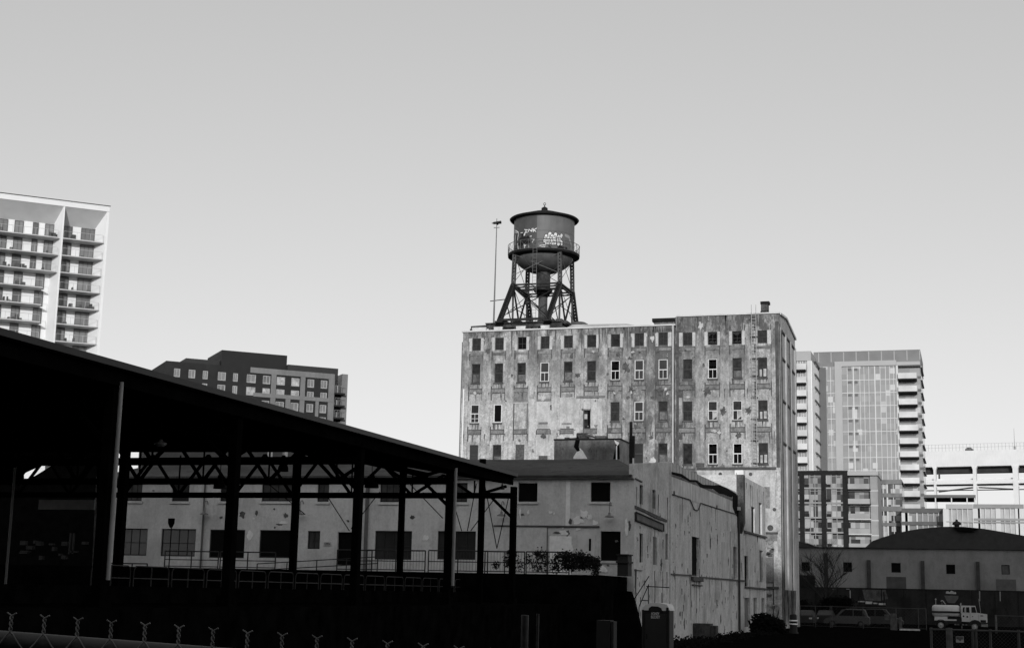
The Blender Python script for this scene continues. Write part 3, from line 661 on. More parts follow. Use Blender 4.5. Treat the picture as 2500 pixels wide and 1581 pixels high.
# ------------------------------------------------------------------ white two-storey warehouse and its long side wall
YW = 77.0; FW = FY(YW); XC = FW.uv(1548, 1300)[0]; FS2 = FX(XC)
def rect(F, u0, v0, u1, v1):
    vm, um = (v0+v1)/2, (u0+u1)/2
    return (F.uv(u0, vm)[0], F.uv(u1, vm)[0], F.uv(um, v1)[1], F.uv(um, v0)[1])
zE = FW.uv(1300, 1168)[1]; xWL = FW.uv(245, 1250)[0]; ZP = 3.65
upw = [(306, 1179, 347, 1222, 3), (420, 1179, 462, 1223, 2), (538, 1179, 577, 1223, 2), (639, 1180, 717, 1223, 4), (775, 1179, 803, 1224, 2), (928, 1178, 974, 1225, 3), (1098, 1178, 1141, 1225, 3), (1265, 1176.5, 1312, 1224, 0), (1442, 1176, 1490, 1224, 0)]
low = [(277, 1289, 359, 1355, 4), (393, 1290, 477, 1357, 4), (511, 1292, 597, 1361, 1), (633, 1293, 712, 1361, 1), (751, 1295, 781, 1339, 2), (823, 1298, 866, 1378, 9), (915, 1295, 1005, 1365, 4), (1068, 1295.6, 1161, 1365, 4), (1466, 1296, 1515, 1368, 0)]
wh = thing('white_warehouse', ((xWL+XC)/2, YW, 0), 'white painted two-storey warehouse with a shallow dark roof behind the open shed', 'warehouse')
b = MB(); b.wall(FW, xWL, XC, 0, zE, [rect(FW, *w[:4]) for w in upw+low], 0, .3); b.fb(FW, xWL, xWL+.3, 0, zE, .31, 14)
b.build('wall', ware_m, wh)
win_bk = M('window_frame_black', .02, .7, .3, 4); pn = GLASS('warehouse_pane', .03, .15, .5); pnl = GLASS('warehouse_pane_dusty', .05, .4, .3, .4, 2)
for k, w in enumerate(upw+low):
    s0, s1, z0, z1 = rect(FW, *w[:4]); n = w[4]
    if n == 9:
        b = MB(); b.fb(FW, s0, s1, z0, z1, .16, .22); b.build('door', black_m, wh, FW.P(s0, z0, .16)); continue
    if n == 0: 
        b = MB(); b.fb(FW, s0+.02, s1-.02, z0+.02, z1-.02, .12, .16); b.build('window_board', black_m, wh, FW.P(s0, z0, .12)); continue
    window(wh, FW, s0, s1, z0, z1, .14, win_bk, (pnl if k in (0, 3, 4, 5, 6) else pn) if n > 1 else pane_b, n, 2 if n > 1 else 1, .07, sill=(.08, .08, ware_m) if k < 9 else None)
for w in (upw[7], upw[8], low[8]):
    s0, s1, z0, z1 = rect(FW, *w[:4]); b = MB(); b.fb(FW, s0-.08, s1+.08, z0-.13, z0-.002, -.08, .06); b.build('sill', ware_m, wh, FW.P(s0, z0, 0))
# fascia and gutter, horizontal conduit, downpipes
b = MB(); b.fb(FW, xWL-.2, XC+.02, zE+.002, zE+.15, -.32, .1); b.build('gutter', M('gutter_white', .55, .5, .12, 1), wh)
YR = 86.0; FR = FY(YR); zr = FR.uv(1330, 1116)[1]; xr1 = FR.uv(1508, 1121)[0]; zr1 = FR.uv(1508, 1121)[1]
b = MB(); A = Vector((xWL-.2, YW-.4, zE+.16)); B = Vector((XC-.05, YW-.4, zE+.16)); C_ = Vector((xr1, YR, zr1)); D_ = Vector((xWL-.2, YR, zr)); e = Vector((0, 0, -.12))
b.hexa([A+e, B+e, C_+e, D_+e, A, B, C_, D_]); b.add([B, (XC-.05, YR+2, zE+.16), C_], [(0, 1, 2)]); b.add([A, D_, (A.x, YR, 0), (A.x, YW, 0)], [(0, 1, 2, 3)])
b.build('roof', roof_m, wh)
b = MB(); b.tube(FW.P(FW.uv(1206, 1283)[0], FW.uv(1300, 1283.5)[1], -.06), FW.P(FW.uv(1464, 1283)[0], FW.uv(1300, 1283.5)[1], -.06), .05, 6); x = FW.uv(1337, 1300)[0]; b.tube(FW.P(x, ZP, -.06), FW.P(x, FW.uv(1337, 1287)[1], -.06), .03, 6)
wp_m = M('wall_pipe', .12, .6, .3, 2); b.build('conduit', wp_m, wh)
for u in (499, 897): x = FW.uv(u, 1250)[0]; b = MB(); b.tube(FW.P(x, ZP, -.1), FW.P(x, zE, -.1), .06 if u < 600 else .11, 8); b.build('downpipe', wp_m, wh, FW.P(x, ZP, -.1))
# gooseneck wall lamps (some torn off, leaving marks)
for u, v in ((280, 1253), (507, 1253), (740, 1253), (1230, 1256), (1492, 1259)):
    s, z = FW.uv(u, v); b = MB(); pts = [FW.P(s, z+.55, -.02)]+[FW.P(s, z+.55+.18*math.sin(t*math.pi/6), -.02-.2*(1-math.cos(t*math.pi/6))) for t in range(1, 7)]+[FW.P(s, z+.12, -.42)]
    b.path(pts, .022, 6, 0); b.lathe(FW.P(s, z-.08, -.42), [(.26, 0), (.24, .04), (.07, .12), (.06, .24), (0, .25)], 14, 0); b.build('wall_lamp', M('lamp_enamel', .16, .5, .3, 4), wh, FW.P(s, z, -.02))
# peeling plaster and stains
def blob(b, F, u, v, ru, rv, d, mi=0, n=14, seed=0):
    s, z = F.uv(u, v); k = (F.uv(u+1, v)[0]-s), (F.uv(u, v-1)[1]-z); q = random.Random(int(u*7+v*3)+seed); pts = []
    for i in range(n):
        t = 2*math.pi*i/n; m = .55+q.random()*.6; pts.append((s+math.cos(t)*ru*m*k[0], z+math.sin(t)*rv*m*k[1]))
    b.fprism(F, pts, d, d+.006, mi)
b = MB(); s0, s1, z0, z1 = rect(FW, 1341, 1308, 1395, 1388); b.fb(FW, s0, s1, ZP, z1, -.02, -.002)
for (u, v, ru, rv) in ((1270, 1250, 3, 15), (1345, 1250, 5, 4), (1353, 1253, 3, 3), (1425, 1255, 12, 14), (1412, 1270, 16, 10), (1440, 1262, 10, 8), (1452, 1275, 8, 6), (1376, 1300, 12, 7), (1388, 1340, 14, 12), (1460, 1373, 12, 10), (1465, 1388, 22, 10), (1530, 1285, 5, 22), (1040, 1312, 8, 8), (610, 1305, 8, 12), (690, 1275, 12, 4), (620, 1265, 4, 3), (1290, 1250, 3, 6), (1374, 1286, 4, 5), (1412, 1290, 8, 5), (1106, 1288, 4, 7)):
    blob(b, FW, u, v, ru, rv, -.03)
s0, z0 = FW.uv(1386, 1270); b.fb(FW, s0-.12, s0+.12, FW.uv(1386, 1285)[1], zE-.1, -.012, -.002)
b.build('bare_plaster', peel_m, wh)
b = MB()
for (u, v, ru, rv) in ((592, 1255, 8, 10), (626, 1252, 4, 7), (540, 1262, 5, 4), (697, 1258, 6, 7), (683, 1279, 10, 3), (671, 1287, 3, 3), (670, 1242, 3, 3), (1393, 1272, 5, 8), (1362, 1300, 12, 3), (1385, 1300, 6, 8), (850, 1271, 5, 3), (1505, 1320, 5, 3), (1537, 1280, 4, 14), (1273, 1255, 8, 3), (1485, 1379, 4, 3), (375, 1197, 4, 2), (1006, 1262, 8, 5)):
    blob(b, FW, u, v, ru, rv, -.012 if u != 1393 else -.04)
b.build('dark_patch', M('bare_brick', .11, .9, .4, 5), wh)
b = MB(); s0, s1, z0, z1 = rect(FW, 1410, 1304, 1452, 1388); b.fb(FW, s0, s1, ZP, z1, -.05, -.003); dr = b.build('door', M('pale_door', .62, .7, .1, 2), wh, FW.P(s0, ZP, 0)); b = MB(); b.fb(FW, *rect(FW, 1438.5, 1314, 1443.5, 1344), -.07, -.051); b.build('pane', black_m, dr)
b = MB(); s0, s1, z0, z1 = rect(FW, 1208, 1285, 1337, 1388); b.fb(FW, s0, s1, ZP, z1, -.045, -.002); b.build('sliding_door', ware_m, wh, FW.P(s0, ZP, 0))
b = MB(); b.fb(FW, *rect(FW, 791, 1322, 809, 1331), -.05, -.02); sg = b.build('sign_plate', M('sign_white', .5, .6, .05, 2), wh, FW.at(800, 1327))
def text(word, parent, F, u, v, h, w, mat, d=-.06, name='lettering'):
    cu = bpy.data.curves.new('txt', 'FONT'); cu.body = word; cu.align_x = 'CENTER'; cu.align_y = 'CENTER'; cu.size = 1; cu.extrude = .002
    to = bpy.data.objects.new('txt', cu); COL.objects.link(to); bpy.context.view_layer.update(); dg = bpy.context.evaluated_depsgraph_get()
    me = to.evaluated_get(dg).to_mesh(); vs_ = [tuple(x.co) for x in me.vertices]; fs = [tuple(p.vertices) for p in me.polygons]
    mw_ = max(x[0] for x in vs_)-min(x[0] for x in vs_); mh = max(x[1] for x in vs_)-min(x[1] for x in vs_); my = (max(x[1] for x in vs_)+min(x[1] for x in vs_))/2
    s, z = F.uv(u, v) if u is not None else v
    b = MB(); b.add([F.P(s+x[0]/mw_*w, z+(x[1]-my)/mh*h, d-x[2]) for x in vs_], fs); bpy.data.objects.remove(to); bpy.data.curves.remove(cu)
    return b.build(name, mat, parent)
text('OPEN', sg, FW, 800, 1326.5, .13, .33, black_m)
# long +X side: three sections, with openings and broken cornice
Y1 = FS2.uv(1634, 1300)[0]; Y2 = FS2.uv(1797, 1300)[0]; Y3 = FS2.uv(1868, 1300)[0]
zc0 = FS2.uv(1549, 1131)[1]; zc1 = FS2.uv(1632, 1126.5)[1]; zS2 = FS2.uv(1700, 1157)[1]; zS3 = FS2.uv(1825, 1168)[1]
lw = thing('mill_annex', (XC, (Y1+Y2)/2, 0), 'long peeling side building with a broken cornice between the white warehouse and the mill', 'building')
sl = [(1561.6, 1183, 1570, 1230), (1593, 1195, 1600.5, 1240), (1561.6, 1301.5, 1569.5, 1372), (1594, 1310, 1603, 1378), (1625, 1302, 1631, 1365), (1686, 1310, 1704, 1405), (1788, 1334, 1796, 1412),
      (1816, 1356, 1825.6, 1430), (1816, 1458, 1829, 1530), (1838, 1458, 1846.7, 1498), (1857.6, 1459, 1865, 1498), (1833, 1237, 1842, 1303), (1851, 1227, 1859, 1303), (1853, 1343, 1862, 1420)]
H = []
for u0, v0, u1, v1 in sl:
    um, vm = (u0+u1)/2, (v0+v1)/2; H.append((FS2.uv(u0, vm)[0], FS2.uv(u1, vm)[0], FS2.uv(um, v1)[1], FS2.uv(um, v0)[1]))
b = MB(); b.wall(FS2, YW+.001, Y1, 0, zE, [h for h in H if h[1] < Y1], 0, .3); b.fprism(FS2, [(YW+.001, zE), (Y1, zE), (Y1, zc1), (YW+.001, zc0)], 0, .3)
b.wall(FS2, Y1, Y2, 0, zS2, [h for h in H if Y1 < h[0] < Y2], -.08, .3); b.wall(FS2, Y2, Y3, 0, zS3, [h for h in H if h[0] > Y2], -.05, .3)
b.fb(FS2, Y1-.002, Y1+.3, 0, max(zS2, zc1), -.078, .3)
b.fb(FS2, Y2, Y2+.3, zS3-.2, zS2-.05, -.04, 10); b.fb(FS2, Y3-.3, Y3, 0, zS3-.05, -.04, 10); b.fb(FS2, YW+.31, Y3-.31, zE-.5, zE-.3, .31, 14)
b.build('wall', ware_side, lw)
for k, h in enumerate(H):
    lt = k in (3, 8, 9, 10, 12, 13); q = MB(); q.fb(FS2, h[0]+.02, h[1]-.02, h[2]+.02, h[3]-.02, .1, .15)
    q.build('window_board', M('grey_board', .16, .9, .3, 2) if lt else black_m, lw, FS2.P(h[0], h[2], .1))
def fpoly(b, F, px, d0, d1, mi=0): b.fprism(F, [F.uv(u, v) for u, v in px], d0, d1, mi)
b = MB(); fpoly(b, FS2, [(1636, 1151), (1660, 1156), (1680, 1170), (1696, 1171), (1712, 1182), (1740, 1184), (1750, 1183), (1770, 1190), (1795, 1205), (1795, 1213), (1776, 1208), (1752, 1204), (1738, 1193), (1714, 1191), (1706, 1189), (1695, 1176), (1680, 1176), (1660, 1164), (1636, 1157)], -.11, -.085)
fpoly(b, FS2, [(1753, 1183), (1765, 1190), (1785, 1212), (1781, 1213), (1756, 1203)], -.12, -.088); fpoly(b, FS2, [(1786, 1211), (1797, 1207), (1798, 1262), (1790, 1250), (1785, 1235)], -.12, -.088)
b.build('broken_cornice', black_m, lw)
b = MB(); fpoly(b, FS2, [(1636, 1163), (1700, 1186), (1785, 1223), (1785, 1240), (1792, 1252), (1700, 1226), (1637, 1205)], -.10, -.083); b.build('limewash', M('band_paint', .66, .85, .2, 1.2, streak=.25), lw)
b = MB(); fpoly(b, FS2, [(1636, 1158), (1660, 1165), (1700, 1178), (1738, 1196), (1785, 1216), (1785, 1222), (1700, 1185), (1636, 1162)], -.105, -.084); b.build('dark_band', mill_band, lw)
b = MB(); 
for x in range(24): 
    y_ = Y1+.6+(Y2-Y1-1)*x/24; b.fb(FS2, y_, y_+.035, zS2-1.1, zS2, -.095, -.081)
pth = [(1637, 1206), (1680, 1219), (1690, 1242), (1697, 1246), (1701, 1243), (1706, 1227), (1794, 1254.7)]
P_ = [FS2.at(u, v, -.13) for u, v in pth]; b.path(P_, .035, 5)
for u, v in ((1641, 1203), (1746, 1237), (1812, 1263), (1889, 1243)): p = FS2.at(u, v, -.15); b.tube(p, p+Vector((-.16, 0, 0)), .14, 8)
fpoly(b, FS2, [(1634, 1399), (1685, 1402), (1685, 1405), (1634, 1402)], -.16, -.081); fpoly(b, FS2, [(1704, 1406), (1815, 1415), (1815, 1419), (1704, 1409)], -.16, -.081)
fpoly(b, FS2, [(1549, 1233), (1572, 1243), (1600, 1256), (1626, 1268), (1626, 1274), (1600, 1265), (1572, 1250), (1549, 1240)], -.06, -.003)
fpoly(b, FS2, [(1550, 1166), (1566, 1174), (1566, 1177), (1550, 1169)], -.06, -.003)
fpoly(b, FS2, [(1684, 1406), (1709, 1409), (1709, 1419), (1684, 1416)], -.25, -.082); fpoly(b, FS2, [(1686, 1425), (1708, 1427), (1708, 1430), (1686, 1428)], -.2, -.082)
fpoly(b, FS2, [(1548, 1389), (1566, 1391), (1566, 1393), (1548, 1391)], -.06, -.003); fpoly(b, FS2, [(1814, 1294), (1868, 1309), (1868, 1313), (1814, 1299)], -.2, -.052); fpoly(b, FS2, [(1816, 1430), (1868, 1435), (1868, 1439), (1816, 1434)], -.2, -.052)
rq = random.Random(5); qd = random.Random(33); db = MB()
for k in range(300):
    y_ = YW+.3+qd.random()**.8*(Y3-YW-.6); dd = -.004 if y_ < Y1 else (-.084 if y_ < Y2 else -.054); z = qd.random()*(min(zE, zS2, zS3)-1.0); r_ = .04+qd.random()**3*.35
    if any(h[0]-r_*1.3-.1 < y_ < h[1]+r_*1.3+.1 and h[2]-r_*1.3 < z < h[3]+r_*1.3 for h in H) or min(abs(y_-Y1), abs(y_-Y2), abs(y_-Y3)) < r_*1.4: continue
    patch(db, FS2, y_, z, r_, r_*(.5+qd.random()*1.6), dd-.0004*(k % 5), [0, 1, 2, 2][k % 4])
for k in range(120):
    y_ = YW+.3+qd.random()*(Y3-YW-.6); dd = -.007 if y_ < Y1 else (-.087 if y_ < Y2 else -.057)
    if min(abs(y_-Y1), abs(y_-Y2), abs(y_-Y3)) < .5: continue
    tp = (zE if y_ < Y1 else zS2 if y_ < Y2 else zS3)-.4; z = [tp, FS2.uv(1700, 1402)[1], tp-qd.random()*6][k % 3]; drip(db, FS2, y_, z, .05+qd.random()*.25, .3+qd.random()**2*3, dd-.0004*(k % 5), k % 2)
db.build('dirt', [mill_band, M('annex_soot', .07, .95, .4, 4), M('annex_pale', .66, .9, .15, 3)], lw)
for q in range(60):
    u = 1552+rq.random()*312; v = 1255+rq.random()*280
    if u < 1634: dd = -.006
    elif u < 1797: dd = -.086
    else: dd = -.056
    h = 2+rq.random()**2*22; wd = .8+rq.random()*1.8
    fpoly(b, FS2, [(u, v), (u+wd, v+.5), (u+wd*.8, v+h), (u+wd*.3, v+h*1.1)], dd, dd+.004)
b.build('ledge', groove_m, lw)
b = MB(); fpoly(b, FS2, [(1549, 1249), (1617, 1279), (1617, 1296), (1549, 1269)], -.07, -.003); o = b.build('sign_board', M('faded_sign', .13, .8, .3, 1.5), lw)
b = MB()
for p, q in (((1549, 1249), (1617, 1279)), ((1617, 1279), (1617, 1296)), ((1617, 1296), (1549, 1269)), ((1549, 1269), (1549, 1249))): b.beam(FS2.at(*p, -.09), FS2.at(*q, -.09), .06, .06)
b.build('sign_frame', dark_m, o)
b = MB(); fpoly(b, FS2, [(1759, 1322), (1773, 1322), (1773, 1412), (1760, 1408)], -.093, -.083); fpoly(b, FS2, [(1823, 1240), (1831, 1242), (1831, 1297), (1824, 1296)], -.06, -.053); fpoly(b, FS2, [(1845, 1250), (1849, 1250), (1849, 1300), (1845, 1300)], -.06, -.053)
fpoly(b, FS2, [(1799, 1420), (1813, 1421), (1813, 1534), (1799, 1537)], -.07, -.052); b.build('plaster_strip', M('pale_plaster', .58, .85, .12, 2, streak=.2), lw)
# chimney-like pier, drainpipe
Fp = FY(Y2+.3); xa, xb = Fp.uv(1795, 1200)[0], Fp.uv(1815, 1200)[0]
b = MB(); z0_, zt_ = Fp.uv(1805, 1275)[1], Fp.uv(1805, 1158)[1]; b.box(xa, xb, Y2+.3, Y2+1.2, z0_, zt_); b.hexa([(xa+.3, Y2+.6, z0_-.8), (xa+.4, Y2+.6, z0_-.8), (xa+.4, Y2+1.2, z0_-.8), (xa+.3, Y2+1.2, z0_-.8), (xa+.01, Y2+.31, z0_-.001), (xb-.01, Y2+.31, z0_-.001), (xb-.01, Y2+1.19, z0_-.001), (xa+.01, Y2+1.19, z0_-.001)]); b.build('pier', STAIN('pier_c', .26, .14, .04, .5, 2, .45, .5, .3), lw)
b = MB(); b.box(xa-.02, xb+.02, Y2+.25, Y2+1.25, zt_+.002, zt_+.35); b.build('pier_cap', M('cap_white', .85, .6, .05, 2), lw)
b = MB(); p = FS2.at(1797.5, 1245, -.2); b.tube((p.x, p.y, .1), p, .09, 8); b.fb(FS2, p.y-.25, p.y+.25, p.z, p.z+.25, -.32, -.1, 1); b.build('drainpipe', [M('drain_dark', .05, .6, .3, 2), M('hopper_white', .8, .5, .1, 2)], lw)
# lower mill front seen past the annex: cornice, boards, ledges, disc, writing
b = MB(); fq(b, FM2, 1702, 1140, 1895, 1146, -.25, -.105); fq(b, FM2, 1870, 1298, 1900, 1303, -.2, -.105); fq(b, FM2, 1868, 1431, 1902, 1437, -.2, -.105); fq(b, FM2, 1700, 1130, 1720, 1139, -.2, -.105)
p = FM2.at(1881, 1288, -.13); b.tube(p, p+Vector((0, .02, 0)), .27, 14)
for u, v in ((1759, 1157), (1833, 1157), (1891, 1243)): p = FM2.at(u, v, -.13); b.tube(p, p+Vector((0, .02, 0)), .17, 8)
for (u, v, ru, rv) in ((1884, 1344, 7, 5), (1880, 1354, 9, 6), (1888, 1340, 4, 3), (1876, 1350, 5, 4), (1880, 1453, 8, 5), (1890, 1480, 4, 9)): blob(b, FM2, u, v, ru, rv, -.135)
b.build('cornice', groove_m, mill)
b = MB(); fq(b, FM2, 1703, 1147, 1893, 1300, -.115, -.101); fq(b, FM2, 1890, 1312, 1899, 1360, -.115, -.101)
b.build('limewash', mill_w, mill)
b = MB(); fq(b, FM2, 1866, 1188, 1880, 1240, -.14, -.116); fq(b, FM2, 1868, 1303, 1898, 1320, -.125, -.102); fq(b, FM2, 1869, 1360, 1890, 1420, -.125, -.102); b.build('window_board', mill_band, mill)
b = MB()
for pts in ([(1873, 1475), (1882, 1478), (1897, 1475), (1904, 1483), (1899, 1500), (1905, 1522)], [(1897, 1480), (1902, 1495), (1894, 1510), (1900, 1528)], [(1874, 1475), (1872, 1490), (1880, 1500), (1888, 1492)], [(1874, 1322), (1888, 1322), (1888, 1336), (1875, 1336), (1874, 1322)], [(1878, 1326), (1884, 1326), (1884, 1332)]):
    for p, q in zip(pts, pts[1:]): b.beam(FM2.at(*p, -.15), FM2.at(*q, -.15), .11, .02, 0, (0, 1, 0))
b.build('painted_letters', M('old_graffiti', .35, .7, .1, 2), mill)
# ------------------------------------------------------------------ concrete head-house behind the warehouse roof
FB = FY(100); x0 = FB.uv(1353, 1090)[0]; x1 = FB.uv(1514, 1090)[0]; zt = FB.uv(1430, 1073.5)[1]; ye = FX(x1).uv(1545, 1088)[0]
hh = thing('concrete_head_house', ((x0+x1)/2, 100, 0), 'low stained concrete block with junk on its flat top, just above the warehouse roof', 'building')
b = MB(); b.box(x0, x1, 100, ye, 0, zt); b.build('wall', STAIN('head_house_c', .30, .22, .07, .35, 1.2, .5, .4, .3, seed=11), hh)
b = MB(); b.box(x0-.04, x1+.05, 99.95, ye+.05, zt+.002, zt+.1); b.build('roof', dark_m, hh)
b = MB(); fpoly(b, FB, [(1400, 1115), (1409, 1100), (1416, 1093), (1423, 1100), (1434, 1119), (1400, 1119)], -.01, -.002); fpoly(b, FB, [(1500, 1074), (1512, 1080), (1508, 1088), (1503, 1082)], -.03, -.002)
b.tube(FB.at(1506, 1088, -.1), FB.at(1506, 1122, -.1), .05, 6); b.build('bare_plaster', peel_m, hh)
b = MB(); fpoly(b, FB, [(1410, 1062), (1416, 1074), (1413, 1090), (1416, 1099), (1410, 1102), (1401, 1090), (1405, 1074)], -.02, -.001); fpoly(b, FB, [(1503, 1084), (1512, 1084), (1513, 1120), (1497, 1120), (1501, 1100)], -.02, -.001); b.build('dark_patch', black_m, hh)
b = MB(); F_ = FY(101)
for r in ((1378, 1067, 1388, 1074), (1407, 1058, 1432, 1074), (1452, 1063, 1478, 1074), (1408, 1056, 1422, 1059)): fq(b, F_, *r, 0, .8)
b.beam(F_.at(1390, 1071), F_.at(1410, 1069), .1, .1); b.beam(F_.at(1430, 1061), F_.at(1452, 1067), .12, .12)
tag(b.build('roof_junk', rust_m), 'rusty machine scraps lying on the flat top of the concrete head-house', 'scrap')
F_ = FY(98); p = F_.at(1540, 1128); p.z = zE-.6; q = F_.at(1540, 1029); b = MB(); q.x = p.x; q.y = p.y; b.tube(p, q, .11, 8)
th = thing('vent_pipe', p, 'thin black vent pipe with a box, right of the concrete head-house', 'pipe'); b.build('pipe', dark_m, th); b = MB(); s, z = F_.uv(1541.5, 1110); b.fb(F_, s-.12, s+.22, z-.2, z+1.3, -.2, .15); b.build('box', dark_m, th)

absorb(mill, 'wall', ['dirt', 'surround', 'groove', 'spandrel', 'limewash', 'dark_band', 'dark_strip', 'cornice', 'painted_letters', 'window_board'])
absorb(mill, 'side_wall', ['side_pilaster'])
absorb(wh, 'wall', ['bare_plaster', 'dark_patch'])
absorb(lw, 'wall', ['dirt', 'broken_cornice', 'limewash', 'dark_band', 'ledge', 'plaster_strip'])
absorb(hh, 'wall', ['bare_plaster', 'dark_patch'])
# ------------------------------------------------------------------ raised yard, dock, retaining walls
FD = FY(71); xD = FY(YW).uv(1531, 1440)[0]; YDK = 71
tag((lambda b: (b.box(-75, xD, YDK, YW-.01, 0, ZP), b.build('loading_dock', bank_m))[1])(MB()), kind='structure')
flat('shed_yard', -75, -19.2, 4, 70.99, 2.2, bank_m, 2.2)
b = MB(); fpoly(b, FY(66), [(1525, 1441), (1541, 1443), (1552, 1475), (1566, 1535), (1574, 1640), (1500, 1640), (1500, 1441)], -.2, .2)
tag(b.build('ramp_wall', bank_m), 'black sloping ramp wall between the loading dock and the portable toilet', 'wall')
b = MB(); FD_ = FD; FD = FY(74.5); s0, s1, z0, z1 = rect(FD, 1504, 1354, 1530, 1394); b.fb(FD, s0, s1, ZP+.02, z1, .3, 1.2); b.fb(FD, s0-.06, s1+.06, z1-.4, z1-.3, .2, 1.3); b.fb(FD, s0-.06, s1+.06, z1+.001, z1+.06, .22, 1.28); FD = FD_
tag(b.build('dock_cabinet', M('cabinet_grey', .018, .7, .2, 2)), 'grey metal cabinet standing at the right corner of the loading dock', 'cabinet')
# dock railing with ivy
rail_m = M('rail_black', .022, .6, .3, 3)
def railing(name, F, u0, u1, vt, z_base, d, n, label, group=None, mesh=False, u_post=None):
    b = MB(); s0, s1 = F.uv(u0, vt)[0], F.uv(u1, vt)[0]; zt = F.uv((u0+u1)/2, vt)[1]
    p0, p1 = F.P(s0, zt, d), F.P(s1, zt, d); b.tube(p0, p1, .035, 6); b.tube((p0[0], p0[1], (zt+z_base)/2), (p1[0], p1[1], (zt+z_base)/2), .025, 6); b.tube((p0[0], p0[1], z_base+.1), (p1[0], p1[1], z_base+.1), .025, 6)
    for i in range(n+1): x = s0+(s1-s0)*i/n; b.tube(F.P(x, z_base, d), F.P(x, zt, d), .035, 6)
    if mesh:
        k = int((s1-s0)/.16)
        for i in range(k): x = s0+(s1-s0)*i/k; b.tube(F.P(x, z_base+.1, d), F.P(x, zt, d), .008, 3, cap=False)
    return tag(b.build(name, rail_m, None, F.P((s0+s1)/2, z_base, d)), label, 'railing', group)
railing('dock_railing', FD, 1180, 1277, 1345, ZP, .3, 2, 'dark steel railing on the dock edge, first ivy-grown section from its left', 'railings on the loading dock', True)
railing('dock_railing', FD, 1281, 1386, 1346, ZP, .3, 2, 'dark steel railing section on the dock edge, right half, half buried by the ivy clump', 'railings on the loading dock', True)
railing('dock_railing', FD, 878, 1022, 1341, ZP, 1, 2, 'dark railing section in front of the large window left of the pale shed downpipe', 'railings on the loading dock', True)
railing('dock_railing', FD, 1030, 1176, 1342, ZP, 1, 2, 'dark railing section crossing behind the pale shed downpipe', 'railings on the loading dock', True)
railing('dock_railing', FD, 357, 490, 1342, ZP, 2, 2, 'dark railing section under the second lower warehouse window from the left', 'railings on the loading dock')
railing('dock_railing', FD, 495, 632, 1344, ZP, 2, 2, 'dark railing section under the lower windows between the second and fourth bays', 'railings on the loading dock')
railing('dock_railing', FD, 786, 872, 1339, ZP, 2, 1, 'short dark railing before the black doorway beside the white OPEN sign', 'railings on the loading dock')
railing('dock_railing', FD, 245, 355, 1374, ZP-.4, 0.2, 3, 'low dark railing at the left end of the dock, beside the pale downpipe', 'railings on the loading dock')
b = MB(); 
for o_ in (0, -.35): b.beam(FD.at(565, 1372-o_*0, 3)+Vector((0, 0, o_)), FD.at(870, 1354, 3)+Vector((0, 0, o_)), .05, .05)
for u, v in ((565, 1372), (640, 1367), (715, 1363), (790, 1358), (868, 1354)): p = FD.at(u, v, 3); b.tube((p.x, p.y, ZP), p, .03, 6)
tag(b.build('ramp_railing', rail_m), 'dark sloping handrail of the ramp climbing to the black doorway', 'railing')
def leaves(name, boxes, n, size, m, label, cat, seed=1, kind=None, org=None, stems=None):
    q = random.Random(seed); b = MB()
    for c, r, w in boxes:
        for k in range(int(n*w)):
            t = q.random()*6.283; ph = math.acos(q.uniform(-1, 1)); rr = q.random()**.4*(.8+.35*math.sin(3*t+seed)*math.cos(2*ph+seed))
            p = Vector((c[0]+r[0]*rr*math.sin(ph)*math.cos(t), c[1]+r[1]*rr*math.sin(ph)*math.sin(t), c[2]+r[2]*rr*math.cos(ph)))
            a = Vector((q.gauss(0, 1), q.gauss(0, 1), q.gauss(0, 1))).normalized(); e = a.orthogonal().normalized(); s = size*(.6+q.random()*.8)
            b.add([p-a*s, p+e*s*.6, p+a*s, p-e*s*.6], [(0, 1, 2, 3)])
    o = b.build(name, m, None, org)
    tag(o, label, cat, kind=kind)
    if stems:
        s = MB()
        for p0, p1, r in stems: s.tube(p0, p1, r, 5, r*.5)
        s.build('stem', dark_m, o)
    return o
leaf_m = M('ivy_leaf', .016, .8, .5, 3, spec=.15)
bx = []
q = random.Random(3)
for k in range(20):
    u = 1190+q.random()*190; v = 1352+q.random()*34; c = FD.at(u, v, .3); bx.append((c, (.22+q.random()*.22, .12, .2+q.random()*.28), .5))
for k in range(12):
    u = 1372+k*7.2; c = FD.at(u, 1358+max(0, k-6)*2.6, .3); bx.append((c, (.35, .3, .35), .8)); bx.append((FD.at(u, 1378, .3), (.35, .3, .4), .8))
for u, v in ((1455, 1370), (1452, 1392)): bx.append((FD.at(u, v, .3), (.25, .3, .35), 1))
leaves('ivy', bx, 150, .055, leaf_m, 'dark ivy growing over the dock railing, thickest at its right end', 'ivy', 3)
bx = []
for k in range(60):
    x = -19.0+(xD+20)*0; u = 1170+q.random()*340; v = 1400+q.random()*12; bx.append((FD.at(u, v, -.05), (.5, .15, .3), .3))
# ------------------------------------------------------------------ open shed
XS = -20.0; FXS = FX(XS); FXE = FX(XS+.4); ze = FXE.uv(632, 976.5)[1]; YEND = FXE.uv(1264, 1154)[0]
sh = thing('open_shed', (XS-8, 40, 2.2), 'large black open-sided steel shed with roof trusses sloping down across the left of the view', 'shed')
FE = FY(YEND); xk, zk = FE.uv(775, 1103); xk2, zk2 = FE.uv(360, 1096)
prof = [(XS+.35, ze-.02), (xk, zk+.25), (-60, zk+.45), (-60, zk+.2), (xk, zk), (XS+.2, ze-.55), (XS+.2, ze-.2), (XS+.35, ze-.2)]
b = MB(); n = len(prof); V = [(x, y, z) for y in (8, YEND) for x, z in prof]; b.add(V, [tuple(range(n)), tuple(range(2*n-1, n-1, -1))]+[(i, i+n, (i+1) % n+n, (i+1) % n) for i in range(n)]); 
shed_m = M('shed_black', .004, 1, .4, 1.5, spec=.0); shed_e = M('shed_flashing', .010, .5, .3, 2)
b.build('roof', shed_m, sh)
